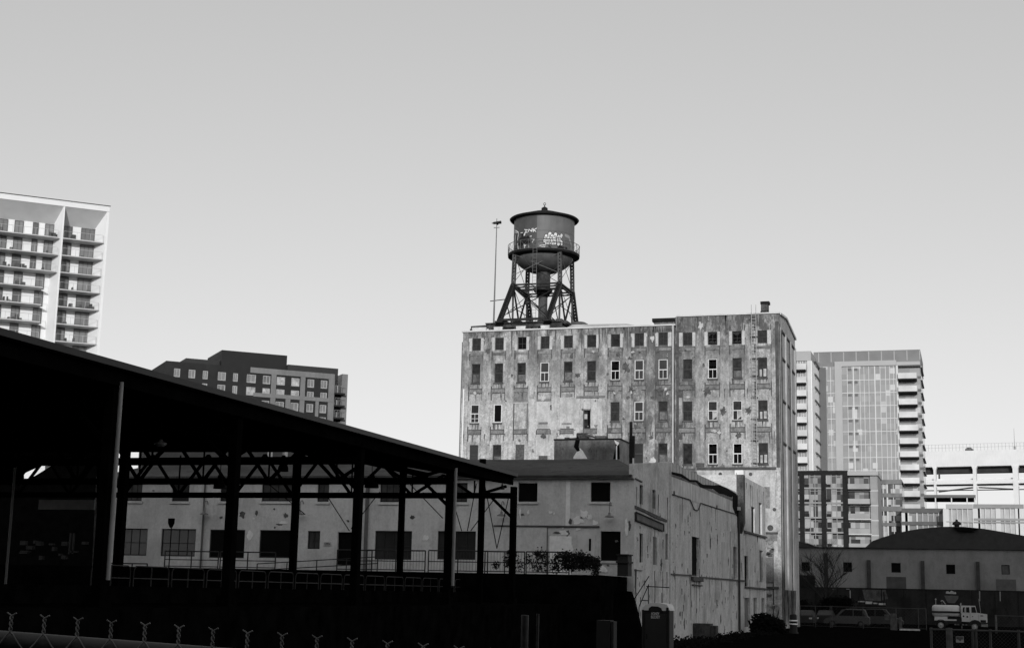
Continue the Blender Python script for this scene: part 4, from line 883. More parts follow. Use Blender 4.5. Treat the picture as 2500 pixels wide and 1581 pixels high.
b = MB(); b.box(XS+.352, XS+.40, 8, YEND+.02, ze-.16, ze+.0); b.build('eave_flashing', shed_e, sh)
Yc = [FXS.uv(u, 1200)[0] for u in (262, 571, 877, 1100, 1256)]; dY = (Yc[-1]-Yc[0])/4
for k, y in enumerate([Yc[0]-2*dY, Yc[0]-dY]+Yc):
    b = MB(); w = .155; b.box(XS-w, XS+w*.6, y-w, y+w, 2.2, ze-.56); b.box(XS-w*1.6, XS+w, y-w*1.6, y+w*1.6, 2.2, 2.5); b.build('column', shed_m, sh, (XS, y, 2.2))
for u in (295, 720, 980, 1175):
    y = min(FX(-25).uv(u, 1270)[0], YEND-.3); x = FY(y).uv(u, 1270)[0]; b = MB(); b.box(x-.12, x+.12, y-.12, y+.12, 2.2, zk-.4); b.build('column', shed_m, sh, (x, y, 2.2))
pale = M('downpipe_grey', .32, .45, .15, 1.5)
for k in (0, 3):
    b = MB(); b.tube((XS+.21, Yc[k]-.04, 2.95 if k else 2.85), (XS+.21, Yc[k]-.04, ze-.45), .055 if k == 0 else .075, 8); b.build('downpipe', pale, sh, (XS+.2, Yc[k], 2.9))
zch = FE.uv(1200, 1206)[1]
for k, y in enumerate([Yc[0]-dY]+Yc):
    b = MB(); b.box(-56, XS-.2, y-.13, y+.13, zch-.13, zch+.13); x = XS-.4; j = 0
    def zroof(x): return (ze-.6)+(zk-.02-ze+.6)*min(1, (XS-x)/(XS-xk))
    st = 1.55
    while x > -55:
        b.beam((x, y, zroof(x)), (x-st, y, zch), .12, .14, 0, (0, 1, 0)); b.beam((x-st, y, zch), (x-2*st, y, zroof(x-2*st)), .12, .14, 0, (0, 1, 0)); b.beam((x-st, y, zch), (x-st, y, zroof(x-st)), .06, .06, 0, (0, 1, 0)); x -= 2*st
    b.beam((XS-.1, y, zch-1.0), (XS-1.2, y, zch), .12, .1, 0, (0, 1, 0)); b.build('truss', shed_m, sh, (XS, y, zch))
b = MB()
for x in (-24, -28.5): b.box(x-.1, x+.1, 9, YEND-.1, zroof(x)-.28, zroof(x)-.05)
b.build('purlin', shed_m, sh)
b = MB(); F_ = FY(YEND-.25)
for r in ((1000, 1180, 1081, 1264), (1107, 1225, 1127, 1295), (1163, 1180, 1141, 1295), (1212, 1210, 1149, 1295), (1183, 1180, 1213, 1338), (1242, 1212, 1213, 1338), (800, 1212, 853, 1295), (927, 1200, 857, 1290), (655, 1180, 745, 1255)): b = MB(); b.tube(F_.at(r[0], r[1]), F_.at(r[2], r[3]), .022, 5); b.build('tie_rod', shed_m, sh, F_.at(r[0], r[1]))
# dark gable end panel and dark building beyond the left part of the shed
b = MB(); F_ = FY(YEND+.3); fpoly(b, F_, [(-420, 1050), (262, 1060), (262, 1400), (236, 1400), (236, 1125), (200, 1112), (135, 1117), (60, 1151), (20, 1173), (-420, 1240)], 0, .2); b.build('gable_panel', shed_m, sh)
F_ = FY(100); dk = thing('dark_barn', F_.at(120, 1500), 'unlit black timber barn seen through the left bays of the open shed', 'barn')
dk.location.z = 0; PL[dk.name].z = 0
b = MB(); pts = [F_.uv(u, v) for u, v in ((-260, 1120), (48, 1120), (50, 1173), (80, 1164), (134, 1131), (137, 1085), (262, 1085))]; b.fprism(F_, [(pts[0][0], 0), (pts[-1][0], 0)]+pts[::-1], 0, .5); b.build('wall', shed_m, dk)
F_ = FY(60); b = MB(); fq(b, F_, 94, 1219, 230, 1243, 0, .1); tag(b.build('wall_banner', M('banner_grey', .6, .8, .15, 2)), 'long dim grey panel hanging in the dark left end of the shed', 'panel')
F_ = FY(52); b = MB(); p, q = F_.at(37, 1140), F_.at(16, 1368); q.x, q.y = p.x, p.y; b.tube(q-Vector((0, 0, 1.4)), p, .05, 8); tag(b.build('lamp_post', pale), 'thin pale post standing in the dark left end of the shed', 'post')
b = MB(); F_ = FY(75); qq = random.Random(9)
for k in range(14): 
    u, v = 45+qq.random()*175, 1325+qq.random()*50; s, z = F_.uv(u, v); w, h = .1+qq.random()*.5, .06+qq.random()*.2; b.fb(F_, s, s+w, z, z+h, 0, .3)
for u in (170, 178): s, z = F_.uv(u, 1300); b.fb(F_, s, s+.09, z-.8-qq.random(), z, 0, .1)
tag(b.build('yard_scrap', M('scrap_grey', .02, .7, .6, 2)), 'faint grey odds and ends piled in the gloom behind the left shed columns', 'scrap', kind='stuff')
# lamps hanging in the shed
def pendant(u, v, Y, r, h, m, label, cord=1.2):
    F = FY(Y); s, z = F.uv(u, v); t = thing('pendant_lamp', F.P(s, z), label, 'lamp', 'lamps hanging in the open shed')
    b = MB(); b.lathe(F.P(s, z), [(r, 0), (r*.95, h*.25), (r*.45, h*.6), (r*.35, h), (0, h*1.02)], 20); b.lathe(F.P(s, z), [(r*.98, .01), (0, .05)], 20); b.build('lamp_shade', m, t)
    b = MB(); b.tube(F.P(s, z+h), F.P(s, z+h+cord), .015, 4); b.build('cord', dark_m, t)
F_ = FY(41); s, z = F_.uv(392, 1083); t = thing('dish_lamp', F_.P(s, z), 'pale oval lamp dish glinting under the shed roof above the first bay', 'lamp')
b = MB(); b.lathe(F_.P(s, z), [(0, -.09), (.12, -.075), (.19, -.03), (.215, .01), (.17, .05), (.07, .08), (.06, .14), (0, .15)], 24); b.build('lamp_dish', M('lamp_white', .95, .4, .05, 12, metal=0), t)
b = MB(); b.tube(F_.P(s, z+.14), F_.P(s, z+.9), .015, 5); b.build('cord', dark_m, t)
pendant(536, 1192, 49, .24, .5, dark_m, 'black bell lamp hanging left of the second shed column', 1.2)
pendant(907, 1190, 56, .30, .55, dark_m, 'black bell lamp hanging right of the third shed column', 1.2)
pendant(691, 1150, 50, .20, .6, dark_m, 'black can-shaped lamp hanging among the truss bars at mid shed', .8)
pendant(1226, 1194, 63, .11, .24, dark_m, 'small black lamp hanging at the far right corner of the shed', .6)
# barriers
bar_m = M('barrier_steel', .022, .5, .3, 3)
XB = -24.6; y = 38.0; first = None; k = 0
where = ['far left, nearest the pale post', 'second from the far left', 'left of the first shed column', 'touching the first pale downpipe', 'just right of the first pale downpipe', 'under the shield-shaped sign', 'right of the shield-shaped sign', 'left of the second shed column', 'behind the second shed column', 'just right of the second shed column', 'left of the third shed column', 'below the black doorway', 'behind the third shed column', 'right of the third shed column', 'under the railing by the large window', 'left of the pale shed pipe at the far column']
while y < 74 and k < 16:
    if first is None:
        b = MB(); L = 2.1
        c = [(0, .12), (0, .95), (.05, 1.05), (.15, 1.1), (L-.15, 1.1), (L-.05, 1.05), (L, .95), (L, .12)]
        P_ = [(XB, y+a, 2.2+z) for a, z in c]; b.path(P_, .022, 6); b.tube((XB, y, 2.93), (XB, y+L, 2.93), .02, 6)
        b.tube((XB, y+L/2, 2.2), (XB, y+L/2, 3.3), .018, 5)
        first = thing('crowd_barrier', (XB, y, 2.2), 'grey steel crowd barrier, '+where[0], 'barrier', 'crowd barriers in a row under the shed'); fy = y
        b.build('frame', bar_m, first)
        for a in (.15, L-.15): b = MB(); b.tube((XB-.3, y+a, 2.22), (XB+.3, y+a, 2.22), .02, 6); b.tube((XB, y+a, 2.22), (XB, y+a, 2.45), .02, 6); b.build('foot', bar_m, first, (XB, y+a, 2.2))
    else: dup(first, (0, y-fy, 0), None, 'grey steel crowd barrier, '+where[k])
    y += 2.3; k += 1
flat('added_dark_kerb', -24.25, -24.05, 30, 70.98, 2.69, bank_m, .489)  # low dark wall added where the barrier feet fade into the shade
# shield-shaped sign
F_ = FY(60); s, z = F_.uv(418, 1275); t = thing('road_sign', F_.P(s, 3.5-1.3), 'small dark shield-shaped sign on a post before the second lower warehouse window', 'sign')
b = MB(); b.fprism(F_, [(s-.17, z+.2), (s+.17, z+.2), (s+.165, z-.02), (s+.08, z-.2), (s, z-.26), (s-.08, z-.2), (s-.165, z-.02)], 0, .02); b.build('plate', dark_m, t); b = MB(); b.tube(F_.P(s, 2.2, .04), F_.P(s, z, .04), .025, 6); b.build('post', dark_m, t)
# ------------------------------------------------------------------ grey warehouse on the right
FG = FY(185); zGe = FG.uv(2200, 1338)[1]; xg0 = FG.uv(1900, 1400)[0]; xg1 = FG.uv(2640, 1400)[0]
gw = thing('grey_warehouse', ((xg0+xg1)/2, 185, 0), 'long low grey warehouse with an arched dark roof and dark buttresses behind the tanker truck', 'warehouse')
gm_ = STAIN('grey_warehouse_wall', .27, .23, .14, .1, .5, .58, .12, .15, seed=12)
wins = [(1956.6, 1371, 1977, 1393), (2058.5, 1371.5, 2080, 1395), (2176, 1373, 2199, 1396.6), (2310, 1377, 2332, 1400), (2445, 1378, 2465, 1401), (2570, 1381, 2592, 1404)]
drs = [(1945, 1403, 1990, 1500), (2165, 1407, 2213, 1500), (2433, 1413, 2482, 1500)]
b = MB(); b.wall(FG, xg0, xg1, 0, zGe, [rect(FG, *w) for w in wins], 0, .3); b.fb(FG, xg0, xg1, 0, zGe-.1, .45, 1); b.build('wall', gm_, gw)
for i, w in enumerate(wins):
    s0, s1, z0, z1 = rect(FG, *w); window(gw, FG, s0, s1, z0, z1, .22, dark_m, M('grey_shutter', .10, .8, .2, 2) if i > 3 else pane_b, 1, 1, .08)
for i, w in enumerate(drs):
    s0, s1, z0, z1 = rect(FG, *w); b = MB(); b.fb(FG, s0, s1, 0, z1, -.04, -.004); b.build('door', [dark_m, M('door_grey', .07, .8, .3, 1), M('door_grey_light', .10, .8, .3, 1)][i], gw, FG.P(s0, 0, 0))
for u0, v0, u1 in ((2013, 1349, 2022), (2117.5, 1366, 2126.5), (2249, 1368, 2258), (2384, 1370, 2393), (2520, 1373, 2529)):
    s0, s1 = FG.uv(u0, 1420)[0], FG.uv(u1, 1420)[0]; b = MB(); b.fb(FG, s0, s1, 0, FG.uv(u0, v0)[1], -.35, -.004); b.build('buttress', M('buttress', .05, .9, .3, 2), gw, FG.P(s0, 0, 0))
b = MB(); arc = [(2112, 1338), (2130, 1320), (2155, 1311), (2185, 1302), (2215, 1295), (2245, 1290), (2280, 1286.5), (2310, 1285), (2350, 1285), (2402, 1290), (2450, 1298), (2500, 1307), (2570, 1323), (2640, 1341)]
b.fprism(FG, [(FG.uv(u, v)[0], max(FG.uv(u, v)[1], zGe+.03)) for u, v in arc], -.3, 28)
b.fprism(FG, [(xg0, zGe+.025), (xg0, FG.uv(1900, 1303)[1]), FG.uv(1950, 1320), (FG.uv(2005, 1337)[0], zGe+.025)], -.15, 20)
b.fb(FG, xg0, xg1, zGe, zGe+.10, -.35, 1.0)
b.build('roof', M('arched_roof', .055, .95, .15, 1.5, spec=.1), gw)
b = MB(); fpoly(b, FG, [(2328, 1287), (2336, 1293), (2345, 1297), (2376, 1297), (2384, 1293), (2388, 1289)], -.8, -.32); b.build('dormer', black_m, gw)
F_ = FY(192); b = MB(); p = F_.at(2336, 1286); b.lathe(p, [(.28, -.4), (.3, .25), (.55, .3), (.5, .6), (.15, .75), (.12, .95), (0, .96)], 12); b.build('roof_vent', dark_m, gw)
b = MB(); b.beam(FG.at(1966, 1323, -.3), FG.at(2003, 1336, -.3), .08, .08); b.build('roof_pipe', pale, gw)
# slatted dark fence in front of it
F_ = FY(178); z0 = F_.uv(2200, 1437)[1]; xa, xb = F_.uv(1940, 1450)[0], F_.uv(2620, 1450)[0]
fn = thing('dark_yard_fence', ((xa+xb)/2, 178, 0), 'tall dark sheet fence along the foot of the grey warehouse, partly daubed pale', 'fence')
b = MB(); x = xa; sheet = STAIN('fence_sheet', .035, .028, .012, .5, 1.5, .5, .3, .3, seed=14)
while x < xb: b.fb(F_, x, min(x+2.45, xb), 0, z0-.05, 0, .06); x += 2.5
b.build('panel', sheet, fn)
b = MB(); x = xa
while x < xb: b.fb(F_, x-.08, x+.02, 0, z0+.02, -.06, -.002); x += 2.5
b.fb(F_, xa, xb, z0-.05+.002, z0+.06, -.05, .1); b.build('post', dark_m, fn)
b = MB(); fpoly(b, F_, [(2105, 1438), (2162, 1439), (2168, 1460), (2150, 1466), (2112, 1464)], -.02, -.003); b.build('painted_patch', STAIN('fence_daub', .13, .09, .03, .9, 3, .52, .3, .3, seed=15), fn)
b = MB(); 
for u in (2074, 2385+5, 2440): fpoly(b, F_, [(u, 1440), (u+3, 1440), (u+3, 1466), (u+1, 1466)], -.03, -.021)
for u, v in ((2033, 1436), (2066, 1436)): fpoly(b, F_, [(u, v), (u+8, v), (u+8, v+1.6), (u, v+1.6)], -.1, -.061)
b.build('pale_streak', M('streak_paint', .28, .8, .2, 2), fn); absorb(fn, 'panel', ['pale_streak', 'painted_patch'])
# bare tree
def bare_tree(base, h, seed, label, m, spread=.5):
    q = random.Random(seed); t = thing('bare_tree', base, label, 'tree'); tr, cr = MB(), MB(); base = Vector(base)
    def br(p, d, L, r, lev):
        n = 4; e = p
        for k in range(n):
            d = (d+Vector((q.gauss(0, .09), q.gauss(0, .09), .04))).normalized(); f = e+d*L/n; (tr if lev < 1 else cr).tube(e, f, r*(1-k*.12), 5, r*(1-(k+1)*.12), cap=False)
            if lev < 3 and (k > 0 or lev > 0):
                for z in range(2 if lev else 3):
                    a = q.random()*6.28; dd = (d+Vector((math.cos(a), math.sin(a), .25))*(.55+q.random()*spread)).normalized(); br(f, dd, L*(.5+q.random()*.2), r*.45, lev+1)
            e = f
    br(base, Vector((0, 0, 1)), h*.5, h*.016, 0); tr.build('trunk', m, t); cr.build('crown', m, t); return t
bark = M('bark', .03, .9, .3, 5)
F_ = FY(170); p = F_.at(2017, 1500); p.z = 0; bare_tree(p, 9.4, 4, 'small leafless tree in front of the left end of the grey warehouse', bark, .8)
# ------------------------------------------------------------------ yard: chain-link fences, truck, cars
fence_m = M('galvanised', .05, .5, .3, 3, spec=.4)
def clfence(F, u0, u1, ztop, step, label, grp, mesh=.14, thick=(), uu=None, dark=None):
    v = 1500; s0, s1 = F.uv(u0, v)[0], F.uv(u1, v)[0]; t = thing('chain_link_fence', F.P((s0+s1)/2, 0), label, 'fence', grp)
    b = MB(); b.tube(F.P(s0, ztop), F.P(s1, ztop), .03, 6); b.tube(F.P(s0, .12), F.P(s1, .12), .02, 6); b.build('rail', fence_m, t)
    xs = [F.uv(a, v)[0] for a in uu] if uu else [s0+step*i for i in range(int((s1-s0)/step)+1)]
    for i, x in enumerate(xs): 
        b = MB(); b.tube(F.P(x, 0), F.P(x, ztop+.05), .09 if i in thick else .035, 8); b.build('post', M('post_pale', .09, .6, .4, 6) if i in thick else fence_m, t, F.P(x, 0))
    b = MB(); n = int((s1-s0)/mesh); k = int(ztop/mesh)
    for i in range(-k, n):
        a = s0+i*mesh
        for sg in (0, 1):
            xa, xb_ = a, a+ztop-.1
            if sg: xa, xb_ = xb_, xa
            za, zb = .1, ztop
            # clip to the panel
            P0, P1 = Vector((xa, za)), Vector((xb_, zb)); d = P1-P0
            t0, t1 = 0, 1
            for lim, sgn in ((s0, 1), (s1, -1)):
                f0, f1 = sgn*(P0.x-lim), sgn*(P1.x-lim)
                if f0 < 0 and f1 < 0: t0, t1 = 1, 0; break
                if f0 < 0: t0 = max(t0, f0/(f0-f1))
                if f1 < 0: t1 = min(t1, f0/(f0-f1))
            if t1 <= t0: continue
            q0, q1 = P0+d*t0, P0+d*t1; b.tube(F.P(q0.x, q0.y, .01*sg), F.P(q1.x, q1.y, .01*sg), .0035 if F.O.y < 60 else .006, 3, cap=False)
    b.build('mesh', dark or M('mesh_wire', .022, .6, .2, 3), t); return t
F_ = FY(146)
clfence(F_, 1952, 2262, F_.uv(2100, 1481)[1], 2.5, 'chain link fence across the dark yard to the left of the tanker truck', 'yard fences', .3, uu=(1954, 1991, 2027, 2031, 2107, 2188, 2242, 2261))
F_ = FY(141); clfence(F_, 2430, 2640, F_.uv(2460, 1502)[1], 2.5, 'chain link fence at the right edge of the yard, right of the tanker truck', 'yard fences', .3, uu=(2431, 2500, 2560, 2620), thick=(0,))
F_ = FY(43); clfence(F_, 2268, 2640, F_.uv(2340, 1537)[1], 2.5, 'nearer chain link gate with a sign plate, at the bottom right', 'yard fences', .1, uu=(2272, 2316, 2373, 2381, 2416, 2485, 2560), thick=(1,))
F_ = FY(42.9); z_ = F_.uv(2344, 1560); t = thing('fence_sign', F_.P(*z_), 'small pale sign plate wired to the nearer chain link gate', 'sign')
b = MB(); s0, s1, z0, z1 = rect(F_, 2334, 1552, 2353, 1567); b.fb(F_, s0, s1, z0, z1, 0, .01); b.build('plate', M('plate_pale', .4, .6, .2, 6), t); b = MB(); zz_ = (z0+z1)/2; b.fb(F_, s0+.01, s1-.01, zz_, z1-.01, -.006, -.001); b.fprism(F_, [(s0+.06, zz_), (s1-.06, zz_), (s1-.08, zz_-.04), (s0+.09, zz_-.04)], -.006, -.001); b.build('printed_panel', M('print_dark', .08, .6, .5, 12), t)
# tanker truck (faces right)
YT_ = 152.0; FK = FY(YT_); sx0 = FK.uv(2274, 1500)[0]; sx1 = FK.uv(2411, 1500)[0]; K = (sx1-sx0)/118.0      # metres per drawing unit (10 zoom px)
zg = 0.0; k_ = K/10
def TP(x, y): return sx0+(x-810)*k_, (868-y)*k_*1.03
tr = thing('tanker_truck', ((sx0+sx1)/2, YT_, 0), 'white tanker truck with a dark stripe parked facing right in the yard', 'truck')
tw = M('truck_white', .50, .45, .1, 3, spec=.5); tb = M('truck_black', .012, .7, .3, 3); Wd = 1.1
def tbx(b, x0, y0, x1, y1, d0, d1, mi=0):
    a = TP(x0, y1); c = TP(x1, y0); b.fb(FK, a[0], c[0], a[1], c[1], d0, d1, mi)
b = MB(); c0, c1 = TP(822, 480), TP(1420, 480); ry, rz_ = 1.05, (610-355)*k_*1.03/2; zc_ = TP(0, 482)[1]
n = 28; prof_t = [(0, .0), (.55, .0), (.85, .06), (1, .22)]; V = []
rings = [(r, c0[0]+h) for r, h in prof_t]+[(r, c1[0]-h) for r, h in prof_t[::-1]]
for r, x in rings:
    for i in range(n):
        a = 2*math.pi*i/n; ca, sa = math.cos(a), math.sin(a); ca = math.copysign(abs(ca)**.4, ca); sa = math.copysign(abs(sa)**.6, sa); V.append((x, YT_+1.15+ry*ca*r, zc_+rz_*sa*r))
b.add(V, [(j*n+i, j*n+(i+1) % n, (j+1)*n+(i+1) % n, (j+1)*n+i) for j in range(len(rings)-1) for i in range(n)], 0, True); b.build('tank', tw, tr)
b = MB(); tbx(b, 812, 482, 1425, 522, .06, .14); b.build('stripe', tb, tr)
b = MB(); tbx(b, 870, 600, 1150, 680, .1, 2.2); tbx(b, 1150, 650, 1340, 680, .1, .5); b.build('side_skirt', tw, tr)
b = MB(); tbx(b, 830, 612, 1960, 650, .8, 1.5); tbx(b, 1150, 620, 1450, 745, .15, .9); tbx(b, 1160, 700, 1600, 780, .6, 1.7); b.build('chassis', tb, tr)
b = MB(); cab = [(1435, 360), (1640, 358), (1740, 364), (1752, 372), (1650, 382), (1650, 505), (1850, 520), (1985, 535), (1978, 655), (1970, 720), (1850, 720), (1800, 660), (1720, 642), (1660, 660), (1620, 700), (1440, 690)]
cabp = [TP(x, y) for x, y in ((1435, 358), (1740, 358), (1775, 505), (1985, 532), (1982, 700), (1850, 715), (1800, 665), (1720, 648), (1655, 665), (1615, 695), (1440, 692))]
b.fprism(FK, cabp, .15, 2.15); b.build('cab', tw, tr)
b = MB(); 
for pts in (((1480, 392), (1525, 392), (1525, 498), (1472, 498)), ((1545, 392), (1612, 386), (1618, 505), (1545, 498)), ((1655, 385), (1732, 378), (1765, 502), (1655, 502))): b.fprism(FK, [TP(*p) for p in pts], .13, .149)
b.build('side_window', GLASS('truck_glass', .02, .1, .6), tr)
b = MB(); tbx(b, 1425, 320, 1436, 600, .3, .4, 0); a = TP(1430, 330); b.tube(FK.P(a[0], a[1]-.1, .35), FK.P(a[0]+.05, a[1]+.12, .35), .05, 6); b.build('exhaust_pipe', pale, tr)
b = MB(); tbx(b, 1840, 650, 1955, 705, .1, .149); tbx(b, 1840, 555, 1900, 572, .12, .149); tbx(b, 1980, 560, 1992, 690, .3, 2.0); b.build('grille', tb, tr)
b = MB(); 
for x, y, r in ((1488, 580, .09), (1565, 590, .09), (1680, 580, .05)): s, z = TP(x, y); b.lathe(FK.P(s, z, .14), [(r, 0), (r*.9, -.01), (0, -.012)], 12, 0, True, 'y')
b.build('door_emblem', tb, tr)
b = MB(); tbx(b, 1438, 515, 1443, 690, .138, .149); tbx(b, 1622, 515, 1627, 650, .138, .149); tbx(b, 1800, 540, 1804, 700, .138, .149); b.build('door_seam', M('seam', .12, .7, .1, 3), tr)
b = MB(); tbx(b, 1852, 740, 1990, 790, .2, 2.1); b.build('bumper', M('bumper_grey', .2, .5, .3, 3), tr)
def arch(x, y, r0, r1):
    s, z = TP(x, y); pts = [(s+r0*math.cos(t), z+r0*math.sin(t)) for t in [math.pi*i/10 for i in range(11)]]+[(s+r1*math.cos(t), z+r1*math.sin(t)) for t in [math.pi*(10-i)/10 for i in range(11)]]; return pts
b = MB(); b.fprism(FK, arch(1715, 790, .52, .62), .08, .5); b.fprism(FK, arch(1005, 785, .52, .58), .05, .5); b.build('fender', tb, tr)
for x, y in ((1005, 778), (1715, 795)):
    s, z = TP(x, y); R_ = z+.0
    for d in (.18, 1.75):
        b = MB(); b.lathe(FK.P(s, R_, d), [(.2, .02), (R_*.92, 0), (R_, .06), (R_, .28), (R_*.92, .33), (.2, .3)], 24, 0, True, 'y'); wl = b.build('wheel', tb, tr, FK.P(s, R_, d))
        b = MB(); b.lathe(FK.P(s, R_, d), [(0, -.05), (.09, -.05), (.12, -.01), (.2, .03), (.27, -.01)], 20, 0, True, 'y'); b.build('rim', M('rim_pale', .36, .5, .3, 6), wl)
b = MB(); s, z = TP(1520, 480); b.fb(FK, s-.05, s+.06, z-.05, z+.3, -.12, -.05); b.tube(FK.P(s, z, .15), FK.P(s, z, -.08), .02, 5); b.build('mirror', M('mirror_pale', .3, .3, .2, 3), tr)
b = MB(); a = TP(905, 350); b.tube(FK.P(a[0], a[1]-.1, 1), FK.P(a[0], a[1]+.45, 1), .03, 6); b.lathe(FK.P(a[0], a[1]+.42, 1), [(0, 0), (.07, .02), (.07, .14), (0, .18)], 8); b.build('beacon', pale, tr); b = MB()
P_ = [FK.P(*TP(x, y), 1) for x, y in ((1018, 285), (1025, 262), (1055, 262), (1115, 340))]; b.path(P_, .045, 6); b.build('filler_pipe', pale, tr); b = MB(); P_ = [FK.P(*TP(x, y), .4) for x, y in ((1850, 500), (1818, 210))]; b.path(P_, .022, 5); b.build('aerial', pale, tr)
b = MB()
for x in (1290, 1350, 1450, 1520): s, z = TP(x, 757); b.fb(FK, s, s+.18, z-.06, z+.06, .1, .2)
b.build('side_light', M('side_light', .12, .5, .3, 4), tr)
# cement hopper behind the truck
F_ = FY(160); s, z = F_.uv(2323, 1470); t = thing('cement_hopper', F_.P(s, 0), 'grey cement hopper with pale sacks on top standing behind the tanker truck', 'hopper')
k2 = 160/3640/8.6
def HP(x, y): return s+(x-1250)*k2, z+(344-y)*k2
b = MB(); b.fprism(F_, [HP(*p) for p in ((1115, 205), (1385, 205), (1380, 260), (1310, 350), (1180, 350), (1140, 270))], 0, 1.6); b.fb(F_, s-1.0, s-.9, 0, z, .1, .2); b.fb(F_, s+.9, s+1, 0, z, .1, .2); b.build('hopper', M('hopper_grey', .10, .8, .2, 2), t)
b = MB(); b.fprism(F_, [HP(*p) for p in ((1145, 165), (1150, 125), (1190, 115), (1215, 140), (1250, 105), (1290, 120), (1300, 135), (1340, 130), (1345, 170))], .2, .9); b.build('sack', M('sack_pale', .42, .8, .25, 4), t)
# cars
def car(name, label, cat, F, u, facing, m, H_=1.6, L_=4.3, van=False, front=False, sc_=1.0):
    """side view body profile along the plane F, or end-on when front is True"""
    s, _ = F.uv(u, 1500); t = thing(name, F.P(s, 0), label, cat)
    f = facing
    if not front:
        def Q(x, z): return (s+f*x*sc_, z*sc_)
        low_ = [(-L_/2, .35), (-L_/2, .95), (-L_/2+.1, 1.02), (-L_*.33, 1.05), (L_*.2, 1.0), (L_/2-.25, .85), (L_/2, .62), (L_/2, .35)]
        cabn = [(-L_*.46, 1.05), (-L_*.40, H_-.05), (-L_*.34, H_), (L_*.02, H_), (L_*.10, H_-.06), (L_*.24, 1.0)]
        b = MB(); p_ = [Q(*x) for x in low_]; p_ = p_ if f > 0 else p_[::-1]; b.fprism(F, p_, 0, 1.75*sc_); o = b.build('body', m, t)
        b = MB(); p_ = [Q(*x) for x in cabn]; p_ = p_ if f > 0 else p_[::-1]; b.fprism(F, p_, .12*sc_, 1.63*sc_); b.build('cabin', m, t)
        b = MB()
        for a in (((-L_*.40, 1.1), (-L_*.36, H_-.1), (-L_*.16, H_-.08), (-L_*.16, 1.1)), ((-L_*.14, 1.1), (-L_*.14, H_-.08), (L_*.03, H_-.08), (L_*.17, 1.1))):
            p_ = [Q(*x) for x in a]; b.fprism(F, p_, .10*sc_, .118*sc_)
        b.build('window', M('car_window', .006, .5, .2, 2, spec=.1), t)
        for x in (-L_*.31, L_*.31):
            for d in (-.02, 1.55):
                b = MB(); c = F.P(s+f*x*sc_, .33*sc_, d*sc_); b.lathe(c, [(.17*sc_, 0), (.31*sc_, 0), (.33*sc_, .03), (.33*sc_, .2*sc_), (.17*sc_, .2*sc_)], 18, 0, True, 'y'); w_ = b.build('wheel', tb, t, c); b = MB(); b.lathe(c, [(0, -.02), (.17*sc_, .01)], 14, 0, True, 'y'); b.build('rim', fence_m, w_)
    else:
        w = .92
        b = MB(); b.fprism(F, [(s-w, .3), (s+w, .3), (s+w, .8), (s+w*.95, 1.0), (s-w*.95, 1.0), (s-w, .8)], 0, L_); b.build('body', m, t)
        b = MB(); b.hexa([F.P(s-w*.9, 1.0, .9), F.P(s+w*.9, 1.0, .9), F.P(s+w*.9, 1.0, L_-.3), F.P(s-w*.9, 1.0, L_-.3), F.P(s-w*.7, H_, 1.6), F.P(s+w*.7, H_, 1.6), F.P(s+w*.7, H_, L_-.8), F.P(s-w*.7, H_, L_-.8)]); b.build('cabin', m, t)
        b = MB(); b.hexa([F.P(s-w*.84, 1.05, .93), F.P(s+w*.84, 1.05, .93), F.P(s+w*.84, 1.05, .97), F.P(s-w*.84, 1.05, .97), F.P(s-w*.68, H_-.06, 1.53), F.P(s+w*.68, H_-.06, 1.53), F.P(s+w*.68, H_-.06, 1.57), F.P(s-w*.68, H_-.06, 1.57)]); b.build('windscreen', GLASS('car_glass2', .015, .1, .5), t)
        for sg in (-1, 1):
            b = MB(); b.fb(F, s+sg*.68-.16, s+sg*.68+.16, .66, .82, -.02, .05); b.build('headlight', M('lamp_lens', .6, .2, .2, 8, spec=.6), t, F.P(s+sg*.68, .66))
            for d in (.5, L_-1.2): b = MB(); c = F.P(s+sg*.8-.1, .33, d); b.lathe(c, [(.15, 0), (.33, 0), (.33, .2), (.15, .2)], 14, 0, True, 'x'); b.build('wheel', tb, t, c)
    return t
car('parked_car', 'white hatchback parked facing right behind the chain link fence near the bare tree', 'car', FY(150), 2066, -1, M('car_white', .06, .4, .1, 3, spec=.5), 1.75, 4.4)
car('parked_car', 'dark car with two pale headlights facing the camera beside the mill corner', 'car', FY(152), 1962, 1, M('car_dark', .03, .4, .1, 3, spec=.5), 1.5, 4.2, front=True)
car('parked_car', 'dull grey box-shaped car parked behind the fence between the white hatchback and the tanker', 'car', FY(154), 2152, 1, M('car_grey', .03, .5, .2, 3, spec=.4), 1.8, 4.2)
car('parked_car', 'black car with round pale headlights just left of the white hatchback', 'car', FY(156), 2011, 1, M('car_black', .012, .35, .1, 3, spec=.5), 1.5, 4.2, front=True)
b = MB(); F_ = FY(165)
for r in ((2095, 1466, 2109, 1468.4), (2113, 1467, 2128, 1473), (2132, 1470, 2141, 1473), (2145, 1471, 2160, 1475.5)): fq(b, F_, *r, 0, 1.2)
tag(b.build('pipe_stack', M('stack_pale', .5, .6, .2, 2)), 'pale pipes and boards stacked on a dark flatbed behind the yard fence', 'pipes')
s0, z0 = F_.uv(2092, 1477); s1 = F_.uv(2164, 1477)[0]; t = thing('flatbed_trailer', F_.P((s0+s1)/2, 0), 'low dark flatbed trailer carrying the pale pipes and boards', 'trailer')
b = MB(); b.fb(F_, s0, s1, z0-.5, z0+.1, -.2, 1.6); b.fb(F_, s1-.3, s1-.2, z0+.1, z0+1.5, 0, 1.5); b.fb(F_, s0+.2, s0+.3, z0+.1, z0+.9, 0, 1.5); b.build('bed', dark_m, t)
